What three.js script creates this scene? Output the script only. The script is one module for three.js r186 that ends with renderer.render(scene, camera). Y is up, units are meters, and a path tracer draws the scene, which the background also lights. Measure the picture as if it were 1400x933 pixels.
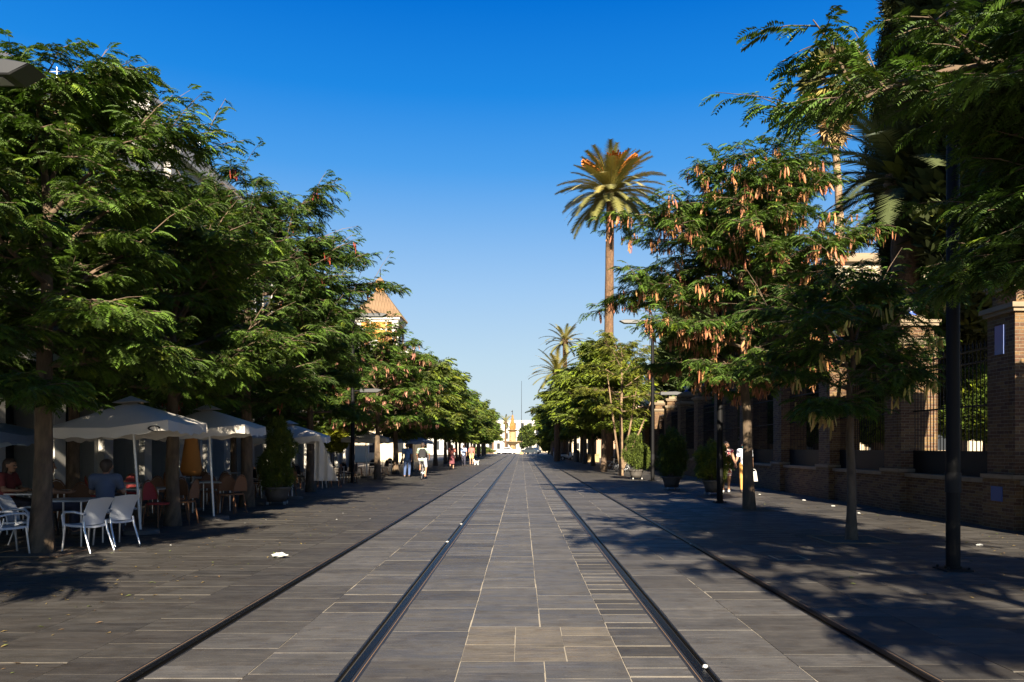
import * as THREE from 'three';
import { mergeGeometries } from 'three/addons/utils/BufferGeometryUtils.js';

// ------------------------------------------------------------------ camera, sky, sun, exposure
const FOCAL = 1100, EYE = 1.54;                       // focal length in photograph pixels, eye height in metres
const scene = new THREE.Scene();
const camera = new THREE.PerspectiveCamera(2 * Math.atan(466.5 / FOCAL) * 180 / Math.PI, 1400 / 933, 0.1, 2000);
camera.position.set(0, EYE, 0);
camera.setViewOffset(1400, 933, -13, -145.5, 1400, 933);
camera.updateProjectionMatrix();

const EXPOSURE = 4.0;
const SUN_EL = 27 * Math.PI / 180, SUN_AZ = 5 * Math.PI / 180;
const sunDir = new THREE.Vector3(Math.sin(SUN_AZ) * Math.cos(SUN_EL), Math.sin(SUN_EL), Math.cos(SUN_AZ) * Math.cos(SUN_EL));
{
  const stops = [[0, .70, .80, .83], [1.7, .67, .79, .84], [5.8, .54, .73, .87], [10.9, .36, .60, .90], [15.8, .18, .45, .87], [19, .075, .355, .85], [23.7, .014, .25, .78], [29, .002, .17, .67], [50, .004, .11, .46], [90, .004, .09, .38]];
  const W = 64, H = 512, data = new Float32Array(W * H * 4);
  for (let j = 0; j < H; j++) {
    const el = Math.max(0, ((j + .5) / H - .5) * 180);
    let k = 0; while (k < stops.length - 2 && el > stops[k + 1][0]) k++;
    const a = stops[k], b = stops[k + 1]; let t = Math.min(1, (el - a[0]) / (b[0] - a[0]));
    for (let i = 0; i < W; i++) { const o = (j * W + i) * 4; for (let c = 0; c < 3; c++) data[o + c] = (a[c + 1] + (b[c + 1] - a[c + 1]) * t) / EXPOSURE; data[o + 3] = 1; }
  }
  const sky = new THREE.DataTexture(data, W, H, THREE.RGBAFormat, THREE.FloatType);
  sky.mapping = THREE.EquirectangularReflectionMapping; sky.magFilter = THREE.LinearFilter; sky.minFilter = THREE.LinearFilter; sky.needsUpdate = true;
  scene.background = sky; scene.environment = sky;
}
const sun = new THREE.DirectionalLight(new THREE.Color().setRGB(1, .87, .68), 5);
sun.position.copy(sunDir).multiplyScalar(150); sun.castShadow = true; sun.shadow.radius = 1;
Object.assign(sun.shadow.camera, { left: -80, right: 80, top: 80, bottom: -80, near: 1, far: 400 }); sun.shadow.mapSize.set(4096, 4096);
scene.add(sun, sun.target);

const renderer = new THREE.WebGLRenderer({ antialias: true });
renderer.toneMapping = THREE.LinearToneMapping; renderer.toneMappingExposure = EXPOSURE;
renderer.shadowMap.enabled = true;

// ------------------------------------------------------------------ helpers
const V = (x, y, z) => new THREE.Vector3(x, y, z);
const PI = Math.PI, TAU = 2 * PI, R = d => d * PI / 180;
function rng(seed) { let a = seed >>> 0; return () => { a |= 0; a = a + 0x6D2B79F5 | 0; let t = Math.imul(a ^ a >>> 15, 1 | a); t = t + Math.imul(t ^ t >>> 7, 61 | t) ^ t; return ((t ^ t >>> 14) >>> 0) / 4294967296; }; }
const lerp = (a, b, t) => a + (b - a) * t, clamp = (x, a = 0, b = 1) => Math.min(b, Math.max(a, x));
const hash = (x, y, s) => { let h = Math.imul(x, 374761393) + Math.imul(y, 668265263) + Math.imul(s, 2147483647 ^ 0x5bd1e995) | 0; h = Math.imul(h ^ h >>> 13, 1274126177); return ((h ^ h >>> 16) >>> 0) / 4294967296; };
function vnoise(u, v, fx, fy, s) {                     // tileable value noise, u v in 0..1
  const x = u * fx, y = v * fy, xi = Math.floor(x), yi = Math.floor(y), a = x - xi, b = y - yi;
  const sx = a * a * (3 - 2 * a), sy = b * b * (3 - 2 * b), m = (p, n) => ((p % n) + n) % n;
  const h = (i, j) => hash(m(xi + i, fx), m(yi + j, fy), s);
  return lerp(lerp(h(0, 0), h(1, 0), sx), lerp(h(0, 1), h(1, 1), sx), sy);
}
const fbm = (u, v, fx, fy, s, o = 4) => { let a = .5, t = 0, n = 0; for (let i = 0; i < o; i++) { t += a * vnoise(u, v, fx << i, fy << i, s + i); n += a; a *= .5; } return t / n; };
const toS = c => c <= .0031308 ? c * 12.92 : 1.055 * Math.pow(c, 1 / 2.4) - .055;
function texture(n, fn, gray = false, metres = 1) {    // fn(u, v) -> linear [r, g, b] or one number
  const d = new Uint8Array(n * n * 4);
  for (let j = 0; j < n; j++) for (let i = 0; i < n; i++) {
    const c = fn((i + .5) / n, (j + .5) / n), o = (j * n + i) * 4;
    if (gray) d[o] = d[o + 1] = d[o + 2] = clamp(c) * 255; else for (let k = 0; k < 3; k++) d[o + k] = toS(clamp(c[k])) * 255;
    d[o + 3] = 255;
  }
  const t = new THREE.DataTexture(d, n, n); t.wrapS = t.wrapT = THREE.RepeatWrapping; t.magFilter = THREE.LinearFilter; t.minFilter = THREE.LinearMipmapLinearFilter; t.generateMipmaps = true;
  if (!gray) t.colorSpace = THREE.SRGBColorSpace;
  t.repeat.set(1 / metres, 1 / metres); t.needsUpdate = true; return t;
}
const rgb = (r, g, b) => new THREE.Color().setRGB(r, g, b);
const mat = (c, roughness = .8, extra = {}) => new THREE.MeshStandardMaterial({ color: Array.isArray(c) ? rgb(...c) : c, roughness, ...extra });

const taken = new Set();
function numbered(n) { let k = n, i = 0; while (taken.has(k)) k = `${n}_${String(++i).padStart(3, '0')}`; taken.add(k); return k; }
function tag(o, label, category, group) { o.userData.label = label; o.userData.category = category; if (group) o.userData.group = group; return o; }
function thing(name, label, category, x = 0, y = 0, d = 0, turn = 0, group) { const g = new THREE.Group(); g.name = numbered(name); g.position.set(x, y, -d); g.rotation.y = turn; scene.add(g); return tag(g, label, category, group); }
function part(parent, name, geo, m, kind) { const o = new THREE.Mesh(Array.isArray(geo) ? merge(geo) : geo, m); o.name = parent === scene ? numbered(name) : name; o.castShadow = o.receiveShadow = true; if (kind) o.userData.kind = kind; parent.add(o); return o; }
function copyOf(src, x, y, d, turn, label, group, s = 1) { const c = src.clone(); c.name = numbered(src.name.replace(/_\d{3}$/, '')); c.position.set(x, y, -d); c.rotation.y = turn; if (s !== 1) c.scale.multiplyScalar(s); c.userData = { ...src.userData }; if (label) c.userData.label = label; if (group) c.userData.group = group; scene.add(c); return c; }
function structure(name, geo, m) { return part(scene, name, geo, m, 'structure'); }

function plain(g) { const n = g.index ? g.toNonIndexed() : g; for (const k of Object.keys(n.attributes)) if (!['position', 'normal', 'uv'].includes(k)) n.deleteAttribute(k); if (!n.attributes.uv) n.setAttribute('uv', new THREE.BufferAttribute(new Float32Array(n.attributes.position.count * 2), 2)); if (!n.attributes.normal) n.computeVertexNormals(); n.clearGroups(); return n; }
function merge(list) { return list.length === 1 ? plain(list[0]) : mergeGeometries(list.map(plain)); }
function metres(geo, ou = 0, ov = 0) {                 // uv in metres by the face's main direction
  const g = plain(geo), p = g.attributes.position, n = g.attributes.normal, uv = new Float32Array(p.count * 2);
  for (let i = 0; i < p.count; i += 3) {
    const ax = Math.abs(n.getX(i)), ay = Math.abs(n.getY(i)), az = Math.abs(n.getZ(i));
    for (let k = i; k < i + 3; k++) { const x = p.getX(k), y = p.getY(k), z = p.getZ(k); const [a, b] = ay > ax && ay > az ? [x, z] : ax > az ? [z, y] : [x, y]; uv[k * 2] = a + ou; uv[k * 2 + 1] = b + ov; }
  }
  g.setAttribute('uv', new THREE.BufferAttribute(uv, 2)); return g;
}
function box(x0, x1, y0, y1, z0, z1) { const g = new THREE.BoxGeometry(Math.abs(x1 - x0), Math.abs(y1 - y0), Math.abs(z1 - z0)); g.translate((x0 + x1) / 2, (y0 + y1) / 2, (z0 + z1) / 2); return g; }
function rod(a, b, r, r2 = r, seg = 8) { const d = V().subVectors(b, a), g = new THREE.CylinderGeometry(r2, r, d.length(), seg); g.applyQuaternion(new THREE.Quaternion().setFromUnitVectors(V(0, 1, 0), d.clone().normalize())); g.translate((a.x + b.x) / 2, (a.y + b.y) / 2, (a.z + b.z) / 2); return g; }
function tube(pts, radii, seg = 7, flat = 1) {         // tapered tube along points
  const pos = [], uv = [], idx = []; let side = V(1, 0, 0), len = 0;
  for (let i = 0; i < pts.length; i++) {
    const t = V().subVectors(pts[Math.min(i + 1, pts.length - 1)], pts[Math.max(i - 1, 0)]).normalize();
    if (Math.abs(t.dot(side)) > .9) side = Math.abs(t.y) < .9 ? V(0, 1, 0) : V(0, 0, 1);
    side = side.clone().addScaledVector(t, -side.dot(t)).normalize(); const up = V().crossVectors(t, side);
    if (i) len += pts[i].distanceTo(pts[i - 1]);
    for (let k = 0; k <= seg; k++) { const a = k / seg * TAU, r = Array.isArray(radii) ? radii[i] : radii; const p = pts[i].clone().addScaledVector(side, Math.cos(a) * r).addScaledVector(up, Math.sin(a) * r * flat); pos.push(p.x, p.y, p.z); uv.push(k / seg * r * TAU, len); }
  }
  for (let i = 0; i < pts.length - 1; i++) for (let k = 0; k < seg; k++) { const a = i * (seg + 1) + k, b = a + seg + 1; idx.push(a, a + 1, b, b, a + 1, b + 1); }
  const g = new THREE.BufferGeometry(); g.setAttribute('position', new THREE.Float32BufferAttribute(pos, 3)); g.setAttribute('uv', new THREE.Float32BufferAttribute(uv, 2)); g.setIndex(idx); g.computeVertexNormals(); return g;
}
const lathe = (pts, seg = 20) => new THREE.LatheGeometry(pts.map(p => new THREE.Vector2(...p)), seg);
const at = (g, x, y, z) => g.clone().translate(x, y, z);
function tris(list) { const g = new THREE.BufferGeometry(); g.setAttribute('position', new THREE.Float32BufferAttribute(list, 3)); g.computeVertexNormals(); return g; }

// ------------------------------------------------------------------ surface materials
console.log('textures');
const T = {};
T.slab = texture(1024, (u, v) => {
  const streak = fbm(u, v, 5, 90, 3, 3), grain = vnoise(u, v, 512, 512, 9), blot = fbm(u, v, 6, 6, 21, 5), scuff = fbm(u, v, 14, 260, 44, 2), worn = fbm(u, v, 22, 30, 61, 4);
  const gum = clamp((vnoise(u, v, 96, 96, 123) - .9) * 14), wet = clamp((fbm(u, v, 9, 9, 171, 4) - .6) * 7) * .22;
  let k = .70 + .2 * streak + .28 * grain + .55 * (blot - .5); k *= (1 - wet) * (1 - gum * (hash(Math.floor(u * 96), Math.floor(v * 96), 4) > .35 ? .4 : -.5));
  const pale = clamp((scuff - .66) * 6) * .55 + clamp((grain - .965) * 25) * .5, dirt = clamp((worn - .56) * 5) * .4;
  k = k * (1 - dirt * .5) + pale;
  return [.60 * k * (1 + dirt * .15 + pale * .1), .585 * k, .575 * k * (1 - dirt * .18 - pale * .1)];
}, false, 2.6);
T.slabBump = texture(512, (u, v) => .5 * fbm(u, v, 30, 120, 7, 3) + .5 * vnoise(u, v, 256, 256, 5), true, 1.3);
T.slabRough = texture(512, (u, v) => .66 + .5 * (fbm(u, v, 8, 24, 71, 4) - .5), true, 2.1);
T.bark = texture(256, (u, v) => { const k = .55 + .9 * (fbm(u, v, 12, 5, 31, 4) - .25), g = fbm(u, v, 3, 3, 12, 3); return [.30 * k, .235 * k * (.9 + .2 * g), .165 * k]; }, false, .8);
T.barkBump = texture(256, (u, v) => fbm(u, v, 18, 5, 33, 4), true, .8);
T.palmBump = texture(256, (u, v) => { const r = (v * 8) % 1; return .5 * r + .5 * fbm(u, v, 16, 24, 13, 3); }, true, .9);
T.brick = texture(512, (u, v) => {                      // courses 66 mm high: a few pixels at this distance
  const row = Math.floor(v * 18), x = u * 5 + (row % 2) * .5, cx = Math.floor(x), fx = x - cx, fy = v * 18 - row;
  const joint = fx < .045 || fy < .17, t = hash((cx % 5 + 5) % 5, row, 5), g = fbm(u, v, 40, 40, 15, 3);
  if (joint) { const m = .30 + .2 * g; return [m, m * .86, m * .68]; }
  const k = .5 + .55 * t + .5 * (g - .5); return [.36 * k, .20 * k * (.9 + .3 * t), .11 * k];
}, false, 1.19);
T.brickBump = texture(512, (u, v) => { const row = Math.floor(v * 18), x = u * 5 + (row % 2) * .5, fx = x - Math.floor(x), fy = v * 18 - row; return (fx < .045 || fy < .17 ? 0 : .7) + .3 * vnoise(u, v, 200, 200, 2); }, true, 1.19);
T.plaster = texture(512, (u, v) => { const k = .85 + .25 * (fbm(u, v, 5, 5, 51, 5) - .5) + .1 * (vnoise(u, v, 200, 200, 8) - .5), s = clamp((fbm(u, v, 40, 6, 77, 4) - .6) * 4) * .18; return [k * (1 - s), k * .985 * (1 - s), k * .95 * (1 - s)]; }, false, 4);
T.stone = texture(512, (u, v) => { const k = .8 + .5 * (fbm(u, v, 7, 7, 91, 5) - .5) + .15 * (vnoise(u, v, 180, 180, 18) - .5); return [k, k * .97, k * .92]; }, false, 2.5);
T.fine = texture(256, (u, v) => fbm(u, v, 40, 40, 6, 3), true, .5);
T.weave = texture(256, (u, v) => { const k = .9 + .12 * (fbm(u, v, 4, 4, 14, 4) - .5) + .05 * (vnoise(u, v, 128, 128, 3) - .5); return [k, k, k]; }, false, 1.5);

const M = {
  ground: mat([.08, .076, .07], .8, { map: T.stone }), bed: mat([.33, .30, .245], .95, { map: T.stone }),
  steel: mat([.04, .039, .038], .42, { metalness: 1 }), rubber: mat([.012, .012, .013], .55), groove: mat([.02, .018, .015], .9), rust: mat([.17, .10, .05], .8),
  bark: mat([.38, .33, .285], .9, { map: T.bark, bumpMap: T.barkBump, bumpScale: .015 }), paleBark: mat([.75, .63, .51], .85, { map: T.bark, bumpMap: T.barkBump, bumpScale: .01 }),
  darkBark: mat([.42, .37, .33], .95, { map: T.bark, bumpMap: T.barkBump, bumpScale: .015 }),
  palmTrunk: mat([.52, .37, .26], .9, { map: T.bark, bumpMap: T.palmBump, bumpScale: .04 }), palmPale: mat([1.0, .85, .7], .9, { map: T.bark, bumpMap: T.palmBump, bumpScale: .02 }),
  brick: mat([.37, .34, .28], .92, { map: T.brick, bumpMap: T.brickBump, bumpScale: .008 }),
  cornice: mat([.24, .19, .13], .9, { map: T.stone }), iron: new THREE.MeshPhysicalMaterial({ color: rgb(.008, .008, .009), roughness: .6, specularIntensity: .4 }), post: new THREE.MeshPhysicalMaterial({ color: rgb(.005, .005, .0055), roughness: .6, specularIntensity: .3 }),
  head: mat([.05, .052, .055], .4, { metalness: .5 }), lens: mat([.45, .46, .46], .25),
  white: mat([.52, .51, .485], .85, { map: T.plaster }), cream: mat([.48, .41, .30], .85, { map: T.plaster }), grey: mat([.42, .41, .39], .85, { map: T.plaster }), pink: mat([.40, .27, .19], .85, { map: T.plaster }),
  ochre: mat([.45, .21, .045], .85, { map: T.plaster }), orange: mat([.34, .15, .035], .85, { map: T.stone }), sandstone: mat([.38, .27, .14], .85, { map: T.stone }),
  roofTile: mat([.22, .145, .085], .85, { map: T.stone }), glass: mat([.02, .022, .025], .12), wood: mat([.07, .035, .018], .6), shutter: mat([.05, .07, .05], .6), dark: mat([.02, .018, .016], .8),
  canvas: new THREE.MeshPhysicalMaterial({ color: rgb(.54, .50, .44), roughness: .95, transmission: .12, thickness: 0, map: T.weave }), canvasBlue: new THREE.MeshPhysicalMaterial({ color: rgb(.17, .24, .35), roughness: .95, transmission: .12, thickness: 0, map: T.weave }),
  canvasOrange: mat([.45, .17, .03], .95, { map: T.weave }), alu: mat([.55, .56, .58], .35, { metalness: .9 }), pole: mat([.62, .62, .6], .45, { metalness: .2 }),
  plastic: mat([.44, .465, .51], .42), wicker: mat([.16, .07, .03], .8), red: mat([.34, .03, .03], .6), table: mat([.32, .33, .34], .4, { metalness: .6 }), teal: mat([.02, .16, .17], .5),
  pot: mat([.085, .078, .072], .7, { map: T.stone }), soil: mat([.05, .035, .025], 1), paper: mat([.42, .42, .4], .9), castor: mat([.3, .29, .27], .6), terracotta: mat([.4, .2, .1], .8),
};
const leafMat = (t = .32) => new THREE.MeshPhysicalMaterial({ color: 0xffffff, roughness: .85, specularIntensity: .45, transmission: t, thickness: 0, side: THREE.DoubleSide });
M.leaf = leafMat(.3); M.leafThick = leafMat(.12);
M.frond = new THREE.MeshPhysicalMaterial({ color: rgb(.14, .135, .029), roughness: .6, transmission: .2, thickness: 0 }); M.frondYellow = new THREE.MeshPhysicalMaterial({ color: rgb(.25, .205, .04), roughness: .6, transmission: .2, thickness: 0 }); M.frondShadeGreen = new THREE.MeshPhysicalMaterial({ color: rgb(.055, .07, .020), roughness: .55, transmission: .15, thickness: 0 });  // darkest frond tone: palm green with the big tree's shade put into the colour
M.frondDry = mat([.27, .185, .08], .9); M.fruit = mat([.42, .13, .012], .7);

// ------------------------------------------------------------------ the setting: ground, paving with its slabs, tram rails
console.log('paving');
{
  const g = new THREE.PlaneGeometry(900, 1000); g.rotateX(-PI / 2); g.translate(0, -.03, -420); structure('ground', metres(g), M.ground);
  const paving = new THREE.Group(); paving.name = numbered('street_paving'); paving.userData.kind = 'structure'; scene.add(paving);
  part(paving, 'mortar_bed', [[-13.9, -2.675], [-2.525, -1.235], [-1.085, 1.165], [1.315, 2.635], [2.785, 9.1]].map(([a, b]) => { const g = new THREE.PlaneGeometry(b - a, 217); g.rotateX(-PI / 2); g.translate((a + b) / 2, -.0045, -111.5); return metres(g); }), M.bed);
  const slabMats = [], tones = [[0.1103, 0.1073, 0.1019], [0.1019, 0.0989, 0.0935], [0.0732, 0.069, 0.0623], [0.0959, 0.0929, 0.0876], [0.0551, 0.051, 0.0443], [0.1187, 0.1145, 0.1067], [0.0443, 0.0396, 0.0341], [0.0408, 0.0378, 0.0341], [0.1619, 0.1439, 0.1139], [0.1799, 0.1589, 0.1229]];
  for (const t of tones) slabMats.push(mat(t, 1, { map: T.slab, bumpMap: T.slabBump, bumpScale: .002, roughnessMap: T.slabRough }));
  const rails = [-2.6, -1.16, 1.24, 2.71];
  const cols = [-13.5, -12.4, -11.3, -10.2, -9.4, -8.6, -7.8, -7, -6.25, -5.5, -4.8, -4.05, -3.25, -2.675, null, -2.525, -1.86, -1.235, null, -1.085, -.44, .16, .73, 1.165, null, 1.315, 1.95, 2.635, null, 2.785, 3.38, 4.1, 4.8, 5.5, 6.2, 6.9, 7.6, 8.3, 9.1];
  const r = rng(11), slabs = [];
  const put = (x0, x1, d0, d1, tone, gx, gd) => slabs.push({ x0: x0 + gx * r(), x1: x1 - gx * r(), d0: d0 + gd, d1: d1 - gd * .4, tone, y: (r() - .5) * .003 });
  for (let c = 0; c < cols.length - 1; c++) {
    const x0 = cols[c], x1 = cols[c + 1]; if (x0 === null || x1 === null) continue;
    const centre = x0 > -.5 && x1 < .8, small = x0 === .73, left = x1 < -2.6;
    let d = 3.0 + r() * .3;
    while (d < 72) {
      let step = small ? .2 + r() * .16 : centre ? .45 + r() * .35 : .3 + r() * .28; if (d > 30) step *= 1.6;
      let e = d + step;
      if (centre) {
        if (d < 5.78 && e > 5.6) e = 5.78;
        if (d >= 5.78 && d < 6.9) { d = 6.9; continue; }
      }
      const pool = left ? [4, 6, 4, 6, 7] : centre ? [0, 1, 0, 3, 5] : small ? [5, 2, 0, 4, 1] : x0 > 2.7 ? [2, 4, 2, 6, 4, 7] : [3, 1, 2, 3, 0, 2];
      const tone = pool[Math.floor(r() * pool.length)], wide = r();
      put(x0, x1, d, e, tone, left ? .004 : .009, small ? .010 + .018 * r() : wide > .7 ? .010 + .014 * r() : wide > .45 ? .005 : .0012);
      d = e;
    }
  }
  const q = [-.44, -.05, .33, .73], qd = [[5.78, 6.27, 6.6, 6.9], [5.78, 6.2, 6.9], [5.78, 6.22, 6.58, 6.9]];
  for (let c = 0; c < 3; c++) for (let k = 0; k < qd[c].length - 1; k++) put(q[c], q[c + 1], qd[c][k], qd[c][k + 1], 8 + (r() > .5 ? 1 : 0), .006, .006);
  const shown = s => { const dm = (s.d0 + s.d1) / 2, a = Math.abs(1 / s.d0 - 1 / s.d1) * FOCAL * EYE * (s.x1 - s.x0) * FOCAL / dm, px = 713 + FOCAL * (s.x0 + s.x1) / 2 / dm, py = 612 + FOCAL * EYE / dm; return px < -30 || px > 1430 || py > 950 ? 0 : a; };
  slabs.sort((a, b) => shown(b) - shown(a));
  const lots = [];
  slabs.forEach((s, i) => {
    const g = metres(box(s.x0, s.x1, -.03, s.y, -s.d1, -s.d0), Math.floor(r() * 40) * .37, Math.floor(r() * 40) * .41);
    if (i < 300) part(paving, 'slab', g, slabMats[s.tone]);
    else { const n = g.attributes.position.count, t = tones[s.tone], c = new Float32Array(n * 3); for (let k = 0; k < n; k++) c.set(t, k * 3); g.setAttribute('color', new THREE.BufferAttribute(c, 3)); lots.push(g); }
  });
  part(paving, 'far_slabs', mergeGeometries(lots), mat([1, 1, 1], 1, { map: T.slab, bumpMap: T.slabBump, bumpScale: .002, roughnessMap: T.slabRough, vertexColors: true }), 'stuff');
  let far = [];
  for (let c = 0; c < cols.length - 1; c++) if (cols[c] !== null && cols[c + 1] !== null) { const a = new THREE.PlaneGeometry(cols[c + 1] - cols[c] - .02, 148); a.rotateX(-PI / 2); a.translate((cols[c] + cols[c + 1]) / 2, 0, -146); far.push(metres(a, c * .7, c * .3)); }
  part(paving, 'far_pavement', far, slabMats[1], 'stuff');

  const names = ['outer steel tram rail of the track beside the cafe terraces', 'inner steel tram rail of the track beside the cafe terraces', 'inner steel tram rail of the track beside the brick garden wall', 'outer steel tram rail of the track beside the brick garden wall'];
  rails.forEach((x, i) => {
    const t = thing('tram_rail', names[i], 'tram rail', x, 0, 0), s = x < 0 ? (i === 0 ? 1 : -1) : (i === 2 ? 1 : -1);   // groove towards the track's middle
    const strip = (a, b, y0, y1) => box(Math.min(a, b) * 1, Math.max(a, b), y0, y1, -219, -3);
    part(t, 'steel_head', strip(-s * .03, s * .025, -.03, .004), M.steel);
    part(t, 'groove_floor', strip(s * .025, s * .055, -.04, -.024), M.groove);
    part(t, 'guard_lip', strip(s * .055, s * .066, -.03, .002), M.steel);
    part(t, 'rubber_edging', strip(s * .066, s * .08, -.03, -.001), M.rubber); part(t, 'rubber_edging', strip(-s * .03, -s * .08, -.03, -.001), M.rubber);
    part(t, 'rust_line', strip(-s * .052, -s * .057, -.03, .0015), M.rust);
  });
  // drain cover and tree pits
  const cov = thing('utility_cover', 'square steel utility cover set in the paving by the outer rail', 'manhole cover', 3.72, 0, 11.2);
  part(cov, 'frame', [box(-.22, .22, .002, .007, -.25, -.22), box(-.22, .22, .002, .007, .22, .25), box(-.22, -.19, .002, .007, -.22, .22), box(.19, .22, .002, .007, -.22, .22)], M.cornice);
  part(cov, 'lid', box(-.19, .19, .001, .005, -.22, .22), M.dark);
}

// ------------------------------------------------------------------ foliage
function leafGeometry(pairs, L, ll, lw, droop, seed) {  // pinnate leaf: arched stalk along +x with drooping leaflets
  const r = rng(seed), o = [], P = t => [L * (t - .12 * t * t), -droop * L * t * t + .10 * L * t, 0];
  for (let i = 0; i < pairs; i++) {
    const t = .14 + .86 * i / (pairs - 1), p = P(t), sc = (.55 + .75 * Math.sin(PI * (.22 + .68 * t))) * (.85 + .3 * r());
    for (const s of [-1, 1]) {
      const l = ll * sc, w = lw * (.8 + .4 * r()), fx = .42 + .25 * r(), dy = -(.30 + .4 * r()), n = Math.hypot(fx, dy, 1);
      const d = [fx / n * l, dy / n * l, s / n * l], m = [p[0] + d[0] * .5, p[1] + d[1] * .45 + .004, d[2] * .5], e = [p[0] + d[0], p[1] + d[1], d[2]];
      const a = [m[0] + w / 2, m[1], m[2] - s * w * .2], b = [m[0] - w / 2, m[1], m[2] + s * w * .2];
      o.push(...p, ...a, ...e, ...p, ...e, ...b);
    }
  }
  const e = P(1); o.push(0, 0, .003, 0, 0, -.003, ...e);
  return tris(o);
}
const LEAF = { near: [1, 2, 3].map(s => leafGeometry(9, .21, .068, .021, .55, s)), mid: [4, 5].map(s => leafGeometry(7, .27, .095, .033, .5, s)), far: [6].map(s => leafGeometry(5, .42, .17, .07, .45, s)) };
function clumpGeometry(n, size, w, seed, up = .4) { const r = rng(seed), o = []; for (let i = 0; i < n; i++) { const a = r() * TAU, e = (r() - .5) * 2 * (1 - up) + up, d = V(Math.cos(a) * Math.cos(e), Math.sin(e), Math.sin(a) * Math.cos(e)).multiplyScalar(size * (.6 + .6 * r())), s = V(-Math.sin(a), (r() - .5), Math.cos(a)).normalize().multiplyScalar(w), b = V((r() - .5) * size * .4, (r() - .5) * size * .4, (r() - .5) * size * .4), m = b.clone().addScaledVector(d, .55); o.push(...b.toArray(), ...m.clone().add(s).toArray(), ...b.clone().add(d).toArray(), ...b.toArray(), ...b.clone().add(d).toArray(), ...m.clone().sub(s).toArray()); } return tris(o); }
const CLUMP = clumpGeometry(9, .2, .035, 8), CLUMP_BIG = clumpGeometry(11, .36, .075, 9), NEEDLE = clumpGeometry(16, .22, .014, 10, .2);
const podGeo = (() => { const g = new THREE.SphereGeometry(.5, 5, 5); g.scale(.034, .16, .010); g.translate(0, -.08, 0); const p = g.attributes.position; for (let i = 0; i < p.count; i++) p.setX(i, p.getX(i) + .5 * p.getY(i) * p.getY(i)); g.computeVertexNormals(); return plain(g); })();

function instanced(parent, name, geo, material, list) {  // list of [Matrix4, Color]
  const m = new THREE.InstancedMesh(geo, material, list.length); m.name = name; m.castShadow = m.receiveShadow = true; m.userData.kind = 'stuff';
  list.forEach(([x, c], i) => { m.setMatrixAt(i, x); m.setColorAt(i, c); }); parent.add(m); return m;
}
const UPV = V(0, 1, 0);
function dirOf(az, el) { return V(Math.cos(az) * Math.cos(el), Math.sin(el), Math.sin(az) * Math.cos(el)); }
function tint(r, c, spread = .35, yellow = 0) { const k = 1 + (r() - .5) * 2 * spread, y = r() < yellow ? .5 + .5 * r() : .12 * r(); return rgb(c[0] * k + y * .068, c[1] * k + y * .056, c[2] * k * (1 - .5 * y)); }

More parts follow.
